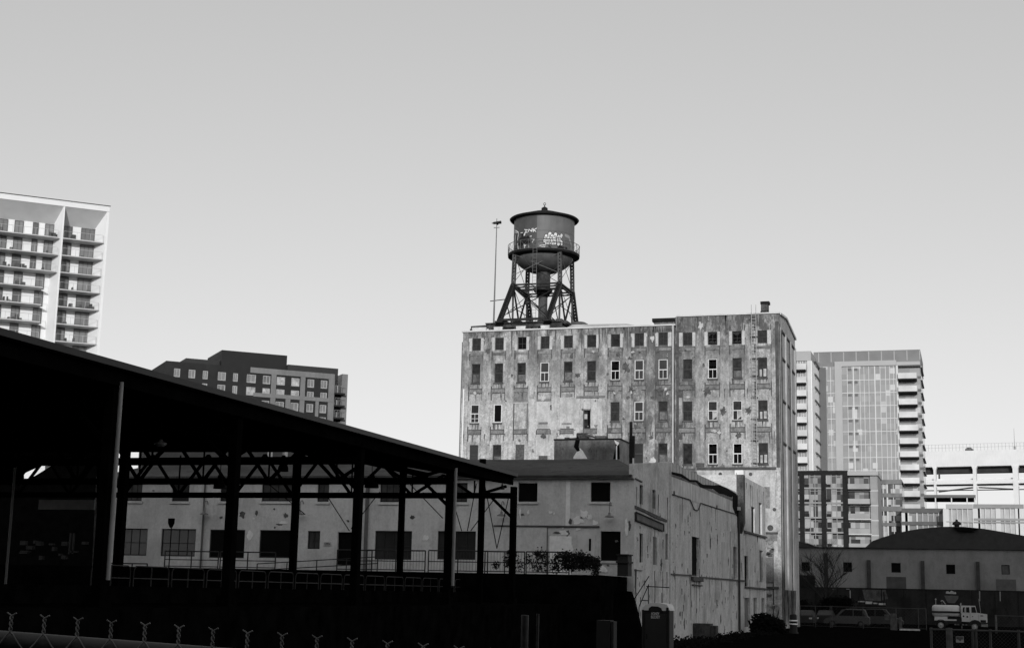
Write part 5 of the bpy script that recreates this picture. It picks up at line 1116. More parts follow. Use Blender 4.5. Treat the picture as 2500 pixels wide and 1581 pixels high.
for x in (s0+.6, s0+1.4, s1-.9): b = MB(); b.lathe(F_.P(x, .5, -.2), [(.2, 0), (.5, 0), (.5, .3), (.2, .3)], 18, 0, True, 'y'); b.fb(F_, x-.05, x+.05, .5, z0-.45, .1, .2); b.build('wheel', tb, t, F_.P(x, .5, -.2))
F_ = FY(140); b = MB(); p, q = F_.at(2196, 1531), F_.at(2246, 1532.5); p.z, q.z = .12, .12; b.beam(p, q, .15, .14); tag(b.build('timber', M('pale_timber', .5, .7, .3, 4)), 'pale timber lying on the ground left of the tanker truck wheels', 'timber')
F_ = FY(142); b = MB(); s, z = F_.uv(2181, 1500); b.fprism(F_, [(s-.3, 0), (s+.3, 0), (s+.25, 1.5), (s-.25, 1.5)], 0, .5); b.fb(F_, s-.8, s-.4, .9, 1.4, 0, .4); b.fb(F_, s+.5, s+.75, .2, 1.2, 0, .3); tag(b.build('pallet_stack', M('machine_grey', .07, .7, .5, 3)), 'dim grey machine parts standing by the fence left of the tanker', 'machinery')
# barrel with reflective bands
F_ = FY(118); s, z = F_.uv(1937, 1519); t = thing('traffic_barrel', F_.P(s, 0), 'black traffic barrel with two bright white bands at the foot of the mill corner', 'barrel')
b = MB(); zb = z-.35; b.lathe(F_.P(s, 0), [(.38, 0), (.38, .1), (.3, .12), (.27, zb+.95), (.2, zb+1.0), (0, zb+1.02)], 18); b.build('drum', tb, t); b = MB()
for v0, v1 in ((1512, 1515.5), (1520.5, 1524)): za, zc2 = F_.uv(1937, v1)[1], F_.uv(1937, v0)[1]; b.lathe(F_.P(s, 0), [(.30, za), (.33, za+.01), (.33, zc2), (.30, zc2)], 18)
b.build('reflective_band', M('reflective_white', 1.0, .5, 0, 3), t)
# portable toilet
FT2 = FY(60); t = thing('portable_toilet', FT2.at(1600, 1600), 'dark portable toilet with a white roof beside the peeling side wall', 'toilet')
s0, s1, _, z1 = rect(FT2, 1569, 1490, 1633, 1600); zb = 0.1; zt = FT2.uv(1600, 1489)[1]
wm = M('toilet_dark', .012, .6, .15, 3, spec=.3); b = MB(); b.fb(FT2, s0+.02, s1-.02, zb, zt, .02, 1.1); b.build('cabin', wm, t)
b = MB(); b.fb(FT2, s0+.09, s1-.09, zb+.12, zt-.14, -.03, .018); d = b.build('door', M('toilet_door', .014, .5, .15, 3, spec=.4), t, FT2.P(s0+.09, zb+.12, 0)); b = MB(); b.fb(FT2, s0+.16, s0+.2, zb+.9, zb+1.1, -.06, -.032); b.build('handle', dark_m, d)
for sg in (s0-.03, s1-.05): b = MB(); b.fb(FT2, sg, sg+.08, zb, zt+.02, -.03, .06); b.build('corner_post', wm, t, FT2.P(sg, zb, 0))
b = MB(); m_ = (s0+s1)/2; w = (s1-s0)/2
b.fprism(FT2, [(m_-w-.03, zt), (m_-w-.02, zt+.08), (m_-w*.8, zt+.22), (m_-w*.3, zt+.3), (m_+w*.3, zt+.3), (m_+w*.85, zt+.25), (m_+w, zt+.1), (m_+w+.03, zt)], .0, 1.12); b.build('roof', M('toilet_roof', .62, .5, .08, 3), t)
b = MB(); b.fprism(FT2, [(m_-w*.55, zt-.02), (m_-w*.5, zt+.1), (m_-w*.3, zt+.17), (m_+.1, zt+.16), (m_+w*.42, zt+.1), (m_+w*.5, zt-.02)], -.05, -.002); b.fb(FT2, m_+w*.8, m_+w*.98, zt, zt+.13, -.05, -.003); b.build('vent_panel', tb, t)
text('HONEY', t, FT2, 1600, 1497, .12, .33, paint_g, -.032); text('BUCKET', t, FT2, 1600.5, 1505, .11, .36, paint_g, -.032)
# wall bracket and hose frames by the toilet, rubble bins, bushes at the foot of the side wall
b = MB(); F_ = FY(66)
for pts in (((1548, 1462), (1585, 1405)), ((1560, 1480), (1583, 1428)), ((1583, 1425), (1583, 1465)), ((1566, 1464), (1583, 1465)), ((1578, 1430), (1634, 1433))): b.tube(F_.at(*pts[0]), F_.at(*pts[1]), .022, 5)
p = F_.at(1548, 1462); b.tube(p, (p.x, p.y, 0), .022, 5); p = F_.at(1560, 1480); b.tube(p, (p.x, p.y, 0), .022, 5); p = F_.at(1583, 1465); b.tube(p, (p.x, p.y, 0), .022, 5)
tag(b.build('metal_stand', dark_m), 'thin dark pipe frame standing against the wall above the portable toilet', 'frame')
F_ = FY(94); b = MB(); s0, s1, z0, z1 = rect(F_, 1691, 1521, 1733, 1548); b.fb(F_, s0, s1, 0, z1, 0, 1.2); b.fb(F_, s1+.02, s1+.35, 0, z1-.12, .1, 1.1); tag(b.build('rubble_bin', STAIN('bin_c', .11, .08, .03, 1.2, 3, .5, .5, .4, seed=20)), 'stained grey skip at the foot of the peeling side wall, right of the toilet', 'skip')
b = MB(); 
F_ = FY(30); b = MB(); s0, s1, z0, z1 = rect(F_, 1456, 1513, 1490, 1548); b.fb(F_, s0, s1, 0, z1, 0, .3); b.fb(F_, s1+.02, s1+.07, 0, z1-.02, 0, .3); tag(b.build('utility_box', M('box_dim', .011, .7, .2, 4)), 'dim grey utility box in the black ground left of the ramp wall', 'box')
def film(name, u0, u1, v0, Y, lab, cat):
    F = FY(Y); b = MB(); s0, s1, _, z1 = rect(F, u0, v0, u1, 1570); zt2 = F.uv(u0, v0)[1]; b.tube(F.P((s0+s1)/2, 0), F.P((s0+s1)/2, zt2), (s1-s0)/2, 10); tag(b.build(name, M('film_'+name, .013, .4, .9, 8, spec=.4)), lab, cat)
film('wrapped_post', 1272, 1290, 1500, 28, 'thick post wrapped in wrinkled dark plastic at the bottom centre', 'post'); film('bollard', 1309, 1316, 1497, 28, 'thin grey bollard right of the plastic-wrapped post', 'bollard')
bush = M('bush_leaf', .007, .9, .5, 3, spec=.05)
F_ = FY(116); leaves('bush', [(F_.at(1850+k*9, 1524-8*math.sin(k*.8), 0)+Vector((0, 0, -.3)), (.8, .8, 1.0), 1) for k in range(7)], 900, .14, bush, 'black bush at the foot of the mill wall, left of the banded barrel', 'bush', 8)
bx = []; q = random.Random(17); F_ = FY(164)
for k in range(26): u = 1958+q.random()*115; bx.append((F_.at(u, 1462+q.random()*34), (1.0, .8, .8), .5))
leaves('brush', bx, 420, .12, bush, 'dark tangled brush against the yard fence around the small leafless tree', 'brush', 19)
bx = []; q = random.Random(12)
for k in range(90):
    u = 1570+q.random()*330; F_ = FX(XC+.6+q.random()*2); s, z = F_.uv(u, 1500); bx.append((Vector(F_.P(s, 0)), (.9, .9, .22+q.random()*.35), .25))
leaves('weeds', bx, 260, .10, bush, 'low black weeds along the foot of the peeling side wall', 'weeds', 9, kind='stuff')
# ------------------------------------------------------------------ near embankment and the fence in front of the viewer
flat('pavement', -12, 14, -4, 2.0, 1.12, asph_m, 1.12)
def cam_pt(u, v, depth): r = ray(u, v); return EYE+r*(depth/r.dot(fw))
p0 = cam_pt(0, 1561, 3.30); p1 = cam_pt(530, 1602, 3.23); dv = (p1-p0).normalized()
cf = thing('mesh_fence', (p0.x*.5+p1.x*.5, (p0.y+p1.y)/2, 1.12), 'nearest chain link fence with twisted wire tips and a thick rail, bottom left', 'fence')
A_ = p0-dv*1.6; B_ = p0+dv*3.3; 
b = MB(); b.tube(A_, B_, .021, 16); b.build('top_rail', M('rail_galvanised', .032, .65, .3, 6, spec=.5, bump=.1), cf)
for P_ in (A_+dv*.2, B_-dv*.2): b = MB(); b.tube((P_.x, P_.y, 1.12), (P_.x, P_.y, P_.z+.03), .03, 12); b.build('post', fence_m, cf, (P_.x, P_.y, 1.12))
b = MB(); side = Vector((dv.y, -dv.x, 0)).normalized(); sp = .0782; zrail = .021
t_first = (cam_pt(29, 1530, 3.28)-A_).dot(dv); i0 = -int(t_first/sp); k = i0; wr = .0018
while True:
    tt = t_first+k*sp; k += 1
    if tt > 4.8: break
    c = A_+dv*tt+side*.024; u_ = Vector((0, 0, 1))
    base = c+u_*.010; jig = .003*math.sin(k*2.3)
    for sg in (-1, 1):
        pts = [base+dv*sg*.020-u_*.012, base+dv*sg*.006+u_*.006]
        for j in range(1, 9): a = j*1.15+(0 if sg > 0 else math.pi); pts.append(base+u_*(.006+j*.0046)+dv*(.003*math.cos(a)*sg*0+.003*math.cos(a))+side*.003*math.sin(a))
        tip = pts[-1]; pts.append(tip+u_*.005+dv*(sg*.006)); pts.append(tip+u_*.010+dv*(sg*.0145)); b.path(pts, wr, 6)
    for sg in (-1, 1):
        q_ = base+dv*sg*.020-u_*.012; dz = 0
        b.tube(q_, q_+dv*sg*(sp/2-.02)-u_*.020, wr, 5)
    z_ = c.z-.02; row = 0
    while z_ > 1.25:
        for sg in (-1, 1):
            a_ = c.copy(); a_.z = z_; o_ = (0 if row % 2 == 0 else sp/2); a_ = a_+dv*o_; b.tube(a_+dv*sg*sp/2*1.0, a_-u_*sp/2, wr, 3, cap=False)
        z_ -= sp/2; row += 1
b.build('mesh', M('mesh_wire_near', .11, .5, .3, 20, spec=.4), cf)
# ------------------------------------------------------------------ far buildings
fin_w = M('fin_white', .82, .6, .04, .3); slab_m = M('slab_edge', .52, .7, .1, 1); soff = M('soffit', .55, .7, .08, .5); pan_g = GLASS('tower_glass', .19, .12, .6, .3, .15); rail_g = GLASS('rail_glass', .38, .15, .5, .15, .3)
def zc(x0, y0, s): return lambda x, y: (x0+x*s, y0+y*s)
# left tower: white loggias. Facade runs away to the right
r = ray(9250, 1466+.02165*(9250-2372)); A9 = Vector((r.x, r.y, 0)).normalized(); N9 = Vector((-A9.y, A9.x, 0))
r0 = ray(266, 503); h_ = Vector((r0.x, r0.y, 0)); tt = 235/h_.length; O9 = EYE+r0*tt; O9.z = 0
FL = Fac(O9, A9, N9)
z1 = zc(0, 440, .28885)
lt = thing('white_tower', FL.P(-18, 0), 'tall white apartment tower with stacked balconies at the left edge, above the shed roof', 'building')
zr_ = FL.uv(*z1(800, 205))[1]; zroofb = FL.uv(*z1(800, 228))[1]; DB = 2.4
sR = FL.uv(*z1(910, 300))[0]; sM = FL.uv(*z1(540, 300))[0]
fl = [FL.uv(*z1(700, v))[1] for v in (503, 656, 812, 957, 1094, 1230, 1371)]; fh = (fl[0]-fl[6])/6; fl = [fl[0]-fh*i for i in range(20)]
ztopw = fl[0]+fh*.92
b = MB(); b.fb(FL, sM-32, sR, 0, ztopw+2, DB+.3, 16); b.fb(FL, sM-32, sR, 0, ztopw, DB, DB+.29); b.build('wall', fin_w, lt)
b = MB(); b.fb(FL, sM-32, sR+.25, zr_-.9, zr_, -.05, 16); b.fb(FL, sM-32, sR+.35, zr_+.002, zr_+.04, -.25, 16, 1); b.build('roof', [fin_w, dark_m], lt)
b = MB()
def wedge(s, w0, w1, z0, z1_, z1b):
    b.hexa([FL.P(s-w0, z0, 0), FL.P(s+w0, z0, 0), FL.P(s+w1[1], z0, DB), FL.P(s-w1[0], z0, DB), FL.P(s-w0, z1_, 0), FL.P(s+w0, z1_, 0), FL.P(s+w1[1], z1_, DB), FL.P(s-w1[0], z1_, DB)])
wedge(sM, .12, (1.1, .2), 0, zr_-.92, 0); wedge(sR+.05, .15, (1.5, .15), 0, zr_-.92, 0); b.fb(FL, sR+.2, sR+.24, 0, zr_-1, 0, 16); wedge(sM-16.2, .12, (1.1, .2), 0, zr_-.92, 0); b.build('fin', fin_w, lt)
b = MB(); b.add([FL.P(sM-32, zr_-.93, -.01), FL.P(sR+.1, zr_-.93, -.01), FL.P(sR+.1, ztopw, DB), FL.P(sM-32, ztopw, DB)], [(0, 1, 2, 3)]); b.build('soffit', soff, lt)
for i in range(14):
    for (a, c) in ((sM+.14, sR-.35), (sM-16, sM-.5 if i < 3 else sM-2.3)):
        b = MB(); b.fb(FL, a, c, fl[i]-.17, fl[i], .02, DB-.01); o = b.build('balcony', slab_m, lt, FL.P(a, fl[i]-.22, 0)); b = MB(); b.fb(FL, a+.05, c-.05, fl[i]+1.06, fl[i]+1.1, .03, .08)
        n = max(2, int((c-a)/1.6))
        for j in range(n+1): b.fb(FL, a+.05+(c-a-.14)*j/n, a+.09+(c-a-.14)*j/n, fl[i]+.01, fl[i]+1.06, .035, .075)
        b.build('railing', M('rail_grey', .45, .5, .1, 2), o)
ws = [FL.uv(*z1(x, 600))[0] for x in (535, 615, 690, 840)]; wl = [FL.uv(*z1(x, 520))[0] for x in (-60, 65, 122, 200, 280, 330, 385, 465)]; wl2 = [FL.uv(*z1(x, 850))[0] for x in (-80, 40, 125, 200, 312, 388)]
wfm = M('tower_frame', .10, .6, .2, 2)
qq = random.Random(2)
pns = [pan_g, GLASS('tower_glass2', .12, .15, .6, .4, .2), GLASS('tower_glass3', .2, .25, .5, .4, .3)]
for i in range(9):
    L_ = [(ws[0]+.0, ws[1], 2), (ws[2], ws[3], 3 if i > 2 else 4)]+([(wl[0], wl[1], 3), (wl[2], wl[3], 2), (wl[4], wl[5], 1), (wl[6], wl[7], 2)] if i < 3 else [(wl2[0], wl2[1], 3), (wl2[2], wl2[3], 2), (wl2[4], wl2[5], 2)])
    for a, c, n in L_:
        w_ = window(lt, FL, a, c, fl[i]+.05, fl[i]+fh*.9, 2.34, wfm, qq.choice(pns) if i > 2 else pns[qq.random() > .8], n, 1, .09, .10)
items = MB(); qq = random.Random(6)
for i in range(8):
    for k in range(9):
        s = sM-15+qq.random()*(sR-sM+14); 
        if abs(s-sM) < .8 or (i > 2 and sM-4.5 < s < sM+.4) or s > sR-1.6: continue
        w = .2+qq.random()*.5; items.fb(FL, s, s+w, fl[i]+.01, fl[i]+.3+qq.random()*.6, .3+qq.random(), 1.2+qq.random()*.8)
tag(items.build('balcony_furniture', M('furniture', .08, .8, .5, 1)), 'small dark chairs and planters scattered on the balconies of the white tower', 'furniture', kind='stuff')

# middle building: dark and mid brick block behind the shed, left-end shade put into the dark tone
z2 = zc(340, 820, .23256); r0 = ray(*z2(2045, 500)); h_ = Vector((r0.x, r0.y, 0)); O2 = EYE+r0*(190/h_.length); O2.z = 0
F2 = Fac(O2, A9, N9); mb = thing('brick_block', F2.P(-15, 0), 'dark brick apartment block with stepped flat roof behind the shed', 'building')
dk_b = M('dark_brick_and_shade', .026, .9, .2, .8); md_b = M('mid_brick', .21, .9, .12, .6, streak=.1)
def z2s(x, y): return F2.uv(*z2(x, y))
sA = z2s(270, 400)[0]; sB = z2s(2045, 500)[0]; zp = z2s(1500, 355)[1]
wn = [(355, 425, 340, 425), (510, 585, 350, 440), (660, 718, 363, 450), (820, 908, 376, 465), (980, 1035, 388, 475), (1125, 1225, 400, 490), (1295, 1378, 413, 500), (1440, 1532, 425, 515), (1595, 1685, 438, 525), (1765, 1840, 450, 535), (1905, 1978, 460, 545)]
zw1 = (z2s(1560, 520)[1], z2s(1560, 430)[1]); fhh = z2s(1560, 430)[1]-z2s(1560, 560)[1]
H2 = []
for r_ in range(6):
    for x0, x1, _, _ in wn: H2.append((z2s(x0, 480)[0], z2s(x1, 480)[0], zw1[0]-r_*fhh, zw1[1]-r_*fhh))
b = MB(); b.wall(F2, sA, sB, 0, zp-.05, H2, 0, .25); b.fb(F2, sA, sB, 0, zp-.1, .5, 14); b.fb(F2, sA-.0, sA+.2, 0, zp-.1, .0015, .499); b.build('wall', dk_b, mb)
qq = random.Random(4)
for k, h in enumerate(H2): window(mb, F2, *h, .2, M('block_frame', .4, .6, .2, 2) if k == 0 else bpy.data.materials['block_frame'], [GLASS('bp1', .2, .15, .5), GLASS('bp2', .2, .2, .6), pane_l][0 if k == 0 else 0] if k == 0 else bpy.data.materials['bp1'] if qq.random() < .8 else pane_l, 2, 1, .13)
b = MB(); s_ = z2s(1165, 380)[0]; zband = z2s(1500, 412)[1]  # mid brick band starts here; shade left of it is carried by the dark brick
b.fb(F2, s_, sB+.02, zband, zp, -.14, -.003)
for x0, x1 in ((1380, 1432), (1688, 1738), (1985, 2047)): b.fb(F2, z2s(x0, 550)[0], z2s(x1, 550)[0], 0, zband-.002, -.12, -.003)
zz = z2s(1700, 672)[1]; b.fb(F2, z2s(1195, 650)[0], sB, zz, zz+.5, -.15, -.003)
for x0, x1 in ((1530, 1580), (1845, 1880)): b.fb(F2, z2s(x0, 750)[0], z2s(x1, 750)[0], 0, zz-.01, -.12, -.003)
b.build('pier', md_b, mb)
for (x0, x1, y, h0, dd) in ((490, 960, 250, 1.3, 4), (1560, 2090, 320, 1.5, 2), (868, 1555, 175, 4.4, 3)):
    F3_ = Fac(F2.P(0, 0, dd), A9, N9); s0 = F3_.uv(*z2(x0, y))[0]; s1 = F3_.uv(*z2(x1, y))[0]; zt = F3_.uv(*z2((x0+x1)/2, y))[1]; b = MB(); b.fb(F3_, s0, s1, zp-1, zt, 0, 8); b.build('roof_house', M('penthouse_clad', .035, .7, .1, .5) if h0 < 2 else M('penthouse_dark', .016, .6, .15, .4), mb)
b = MB(); s0 = z2s(2050, 450)[0]; s1 = z2s(2195, 450)[0]; zt = z2s(2170, 398)[1]; b.fb(F2, s0+.01, s1-1.0, 0, zt-.8, 1.6, 12); b.fb(F2, z2s(2135, 450)[0], s1, 0, zt, .2, 12); b.build('end_wall', md_b, mb)
for i in range(5):
    z = z2s(2090, 600)[1]-i*fhh; b = MB(); b.fb(F2, s0, z2s(2148, 600)[0], z-.2, z, -.6, 1.59); o = b.build('balcony', dk_b, mb, F2.P(s0, z-.2, 0)); b = MB(); b.fb(F2, s0, z2s(2140, 600)[0], z+.9, z+.95, -.55, -.5)
    for j in range(int((z2s(2140, 600)[0]-s0)/.4)): b.fb(F2, s0+j*.4, s0+j*.4+.04, z, z+.9, -.55, -.5)
    b.build('railing', md_b, o); window(mb, F2, s0+.3, z2s(2120, 600)[0], z+.1, z+fhh*.75, 1.59, bpy.data.materials['block_frame'], bpy.data.materials['bp1'], 2, 1, .12)
# pale glimpse of further buildings through the shed trusses
F_ = FY(230); b = MB()
for r_ in ((560, 1085, 620, 1150), (630, 1085, 700, 1150), (300, 1080, 420, 1150)): pass

# right tower
YQ = 350; FQ = FY(YQ); z3 = zc(1920, 830, .32824)
def q3(x, y, F=FQ): return F.uv(*z3(x, y))
rtw = thing('glass_tower', FQ.at(2120, 1400), 'tall pale glass apartment tower right of the mill with dark balcony slabs', 'building'); rtw.location.z = 0; PL[rtw.name].z = 0
fr_l = M('tower_panel', .40, .5, .05, .2); fr_m = M('tower_screen', .20, .6, .15, .25); fr_d = M('tower_dark', .13, .6, .1, .2); mul = M('mullion', .62, .4, .05, .3)
def cw_glass(name, lo, hi, sc_, stops=None): 
    m, nt, b_ = _mk(name, .12, .9, 0)
    v = nt.nodes.new('ShaderNodeTexWhiteNoise'); v.noise_dimensions = '3D'
    g = nt.nodes.new('ShaderNodeNewGeometry'); mp = nt.nodes.new('ShaderNodeVectorMath'); mp.operation = 'SNAP'; mp.inputs[1].default_value = sc_; nt.links.new(g.outputs['Position'], mp.inputs[0]); nt.links.new(mp.outputs[0], v.inputs['Vector'])
    nt.links.new(ramp(nt, v.outputs[0], stops or [(0, lo), (.8, lo*1.3), (.9, lo*1.35), (.96, hi)]), b_.inputs['Base Color']); return m
gl1 = cw_glass('curtain_glass', .23, .55, (1.1, 3, 1.3)); gl2 = GLASS('bright_glass', .62, .2, .7, .2, .2)
x0, x1 = q3(245, 500)[0], q3(1003, 500)[0]; ztw = q3(700, 75)[1]; zb_ = q3(600, 155)[1]; zb2 = q3(600, 190)[1]
fy = [q3(900, v)[1] for v in (290, 1067)]; f3 = (fy[0]-fy[1])/8
b = MB(); xg1_ = q3(825, 600)[0]; b.fb(FQ, x0, xg1_, 0, zb2, 0.05, 22); b.fb(FQ, xg1_+.002, x1, 0, zb2-.3, 1.6, 22); b.build('core', gl1, rtw)
b = MB(); b.fb(FQ, x0-.2, x1+.1, zb2-.3+.002, ztw, .3, 22)
xx = q3(200, 70)[0]; b.fb(FQ, xx, x0-.21, zb_, ztw-.01, .31, 18)
for k in range(9): x = x0+(x1-x0)*k/8; b.fb(FQ, x-.1, x+.1, zb_, ztw-.2, .22, .299, 1)
zz = ztw-.5
b.build('roof_screen', [fr_m, fr_l], rtw)
b = MB(); xb0, xb1 = q3(360, 300)[0], q3(413, 300)[0]; b.fb(FQ, xb0, xb1, 0, zb_, -.3, .04); b.fb(FQ, xb1+.002, q3(820, 300)[0], q3(600, 192)[1], zb_-.01, -.3, .04); b.fb(FQ, q3(826, 500)[0], x1, q3(900, 186)[1], q3(900, 160)[1], -.2, .29); b.build('panel', fr_l, rtw)
b = MB(); b.fb(FQ, q3(247, 500)[0], q3(298, 500)[0], 0, q3(270, 205)[1], -.25, .045); b.build('panel', fr_d, rtw)
b = MB(); zt = q3(600, 195)[1]
for k in range(-22, 1): z = fy[0]+k*f3-.0; b.fb(FQ, xb1, xg1_, z-.05, z+.10, -.06, .04); b.fb(FQ, q3(300, 300)[0], xb0, z-.05, z+.10, -.06, .04)
for x in (455, 500, 548, 580, 615, 660, 700, 740, 770, 800): s = q3(x, 400)[0]; w = .12 if x not in (500, 660) else .24; b.fb(FQ, s-w/2, s+w/2, 0, zt, -.08, .039)
for x in (330,): s = q3(x, 400)[0]; b.fb(FQ, s-.06, s+.06, 0, zt, -.08, .039)
s = q3(827, 400)[0]; b.fb(FQ, s-.2, s+.2, 0, zt, -.3, 1.5); b.build('mullion', mul, rtw)
b = MB()
for k in range(-10, 2):
    for xa, xb in ((455, 490), (505, 535)): b.fb(FQ, q3(xa, 400)[0]+.1, q3(xb, 400)[0]-.1, fy[0]+k*f3-.75, fy[0]+k*f3-.2, -.03, .04)
    for xa, xb in ((978, 1004),): b.fb(FQ, q3(xa, 400)[0], q3(xb, 400)[0], fy[0]+k*f3+.3, fy[0]+k*f3+.9, 1.5, 1.59)
b.build('vent_grille', fr_d, rtw)
first = None
for k in range(0, 12):
    z = fy[0]-k*f3
    if z < 4: break
    if first is None:
        a, c = q3(832, 300)[0], q3(970, 300)[0]; b = MB(); b.fb(FQ, a, c, z-.28, z+.02, -1.2, 1.55); first = b.build('balcony', M('slab_dark', .012, .8, .1, 1), rtw, FQ.P(a, z, 0)); b = MB(); b.fb(FQ, a, c, z+.03, z+1.35, -1.2, -1.12); b.build('balustrade', gl2, first, FQ.P(a, z, 0))
    else: mesh_copy(first, rtw, (0, 0, -k*f3))
b = MB(); FQX = FX(x1+.02)
for k in range(-1, 10): b.fb(FQX, YQ+1, YQ+16, fy[0]-k*f3-.1, fy[0]-k*f3+.1, -.4, -.01)
b.build('side_balcony', fr_l, rtw)
# left wing of the glass tower, standing forward
YQ2 = 333; FQ2 = FY(YQ2); xw0 = FQ2.uv(1900, 1000)[0]; xw1 = FQ2.uv(1981.5, 1000)[0]; ztq = FQ2.uv(1960, 857)[1]
b = MB(); b.fb(FQ2, xw0, xw1, 0, ztq-2.2, .3, YQ-YQ2-.4); b.build('wing', gl1, rtw)
b = MB(); b.fb(FQ2, xw0, xw1+.02, ztq-2.19, ztq, 0, YQ-YQ2+5); b.build('wing_roof', fr_l, rtw)
FQS = FX(xw1+.01); b = MB(); b.fb(FQS, YQ2, YQ+.2, 0, ztq-2.2, -.15, -.001); b.build('wing_side', M('sky_reflection_side', .97, .5, .02, .3), rtw)  # sky reflection in this glass side put into a plain white colour
b = MB(); z0_ = [FQ2.uv(1955, v)[1] for v in (904, 1131)]; f4 = (z0_[0]-z0_[1])/7
for k in range(-1, 13): b.fb(FQS, YQ2+5.5, YQ+.1, z0_[0]-k*f4-.1, z0_[0]-k*f4+.15, -.45, -.152); b.fb(FQS, YQ2+8.3, YQ2+8.8, z0_[0]-k*f4-.9, z0_[0]-k*f4-.1, -.3, -.152)
b.build('side_slab', fr_m, rtw)
b = MB(); 
for u in (1942, 1948.5, 1955.5, 1961, 1969, 1976): x = FQ2.uv(u, 1000)[0]; b.fb(FQ2, x-.07, x+.07, 0, ztq-2.2, .2, .3)
b.fb(FQ2, FQ2.uv(1972, 1000)[0], xw1-.002, 0, ztq-2.21, .0, .3)
b.build('mullion', mul, rtw)
first = None
for k in range(0, 13):
    z = z0_[0]-k*f4
    if first is None:
        a, c = FQ2.uv(1925, 900)[0], FQ2.uv(1968, 900)[0]; b = MB(); b.fb(FQ2, a, c, z-.25, z+.05, -1.3, .29); first = b.build('balcony', bpy.data.materials['slab_dark'], rtw, FQ2.P(a, z, 0)); b = MB(); b.fb(FQ2, a, c+.1, z+.06, z+1.4, -1.3, -1.2); b.build('balustrade', gl2, first, FQ2.P(a, z, 0))
    else: mesh_copy(first, rtw, (0, 0, -k*f4))

# mid-rise with dark brick frame
YV = 300; FV = FY(YV); z4 = zc(1940, 1130, .13787)
def q4(x, y, F=FV): return F.uv(*z4(x, y))
mr_ = thing('brick_frame_block', FV.at(2050, 1400), 'mid-rise block with a dark brick frame and big windows, right of the mill corner', 'building'); mr_.location.z = 0; PL[mr_.name].z = 0
bk = M('black_brick', .016, .9, .4, 1.5); x0 = q4(-350, 600)[0]; xa = q4(945, 600)[0]; xb = q4(1450, 600)[0]; ztp = q4(500, 130)[1]
fz = [q4(500, v)[1] for v in (200, 440)]; f5 = (q4(500, 440)[1]-q4(500, 970)[1])/2.03; gl3 = cw_glass('block_glass', .10, .5, (.9, 2, 1.1), [(0, .02), (.25, .05), (.5, .16), (.75, .3), (.95, .5)])  # dark reflections put into the pane tones
b = MB(); b.fb(FV, x0, xa, 0, ztp-.3, .5, 16); b.build('glazing', gl3, mr_)
b = MB(); b.fb(FV, x0, xa, fz[0], ztp, 0, 16.2); 
for a, c in ((-320, -230), (90, 170), (475, 555), (855, 948)): b.fb(FV, q4(a, 600)[0], q4(c, 600)[0], 0, fz[0]-.003, 0, .49)
b.build('brick_frame', bk, mr_)
b = MB(); sp_ = MB(); zf = [fz[1]-k*f5 for k in range(9)]
for k, z in enumerate(zf):
    for a, c in ((-230, 90), (170, 475), (555, 855)):
        b.fb(FV, q4(a, 600)[0], q4(c, 600)[0], z-.14, z+.16, .2, .49); d = .27*(c-a) if a > 0 else 200
        sp_.fb(FV, q4(a+8, 600)[0], q4(a+d, 600)[0], z+.2, z+.75, .32, .48)
        for x in ((a+.33*(c-a), a+.62*(c-a)) if a > 0 else (a+200, a+280)): s = q4(x, 600)[0]; b.fb(FV, s-.07, s+.07, z+.17, z+f5-.15, .3, .488)
        b.fb(FV, q4(a+.33*(c-a), 600)[0], q4(c, 600)[0], z+f5-.62, z+f5-.52, .31, .487)
        if k > 2 or a < 0: sp_.fb(FV, q4(a+.35*(c-a), 600)[0], q4(c-6, 600)[0], z+f5-.5, z+f5-.16, .33, .48)
b.build('mullion', M('mullion_grey', .30, .5, .1, 1), mr_); sp_.build('spandrel', bk, mr_)
b = MB(); z_5 = q4(1200, 215)[1]; b.fb(FV, xa+.01, xb, 0, z_5, 1.2, 14); b.build('wing', gl3, mr_)
b = MB(); b.fb(FV, xa+.01, xb+.4, z_5+.002, q4(1200, 145)[1], -.2, 14); b.build('roof', fr_l, mr_)
b = MB(); b.fb(FV, q4(1340, 600)[0], xb+.01, 0, z_5, .4, 1.19)
FVX = FX(xb+.02); b.fb(FVX, YV+.4, YV+14, 0, z_5, -.2, -.001); b.build('panel', M('wing_panel', .34, .7, .1, .5), mr_)
for k in range(0, 6):
    z = q4(1100, 465)[1]-k*f5; a, c = xa+.02, q4(1350, 600)[0]
    b = MB(); b.fb(FV, a, c, z-.12, z+.08, -.3, 1.19, 0); b.fb(FV, a, xb+.3, z-.3, z-.13, .38, 1.19, 1); o = b.build('balcony', [bpy.data.materials['slab_dark'] if k < 2 else mul, mul], mr_, FV.P(a, z, 0)); b = MB(); b.fb(FV, a, c-.2, z+.09, z+1.1, -.3, -.25); b.build('balustrade', rail_g, o)
# low brick block behind, between tower and mid-rise
def simple_block(name, label, Y, u0, u1, vtop, wm, band=None, floors=(), mull=(), gl=None, depth=12, side=False, inset=.4):
    F = FY(Y); a, c = F.uv(u0, 1200)[0], F.uv(u1, 1200)[0]; zt = F.uv((u0+u1)/2, vtop)[1]
    t = thing(name, F.P((a+c)/2, 0), label, 'building'); b = MB(); b.fb(F, a, c, 0, zt-.4, inset, depth); b.build('glazing', gl, t)
    b = MB(); b.fb(F, a, c, F.uv((u0+u1)/2, band)[1], zt, 0, depth+.2)
    for v0, v1 in floors: b.fb(F, a, c, F.uv(u0, v1)[1], F.uv(u0, v0)[1], .05, inset-.01)
    b.build('wall', wm, t); b = MB()
    for u, w in mull: s = F.uv(u, 1240)[0]; b.fb(F, s-w/2, s+w/2, 0, F.uv((u0+u1)/2, band)[1]-.01, .1, inset-.003)
    b.build('mullion', mul if wm is not bk else M('mullion_grey2', .3, .5, .1, 1), t); return t
mdb = M('mid_brick2', .20, .9, .2, .8)
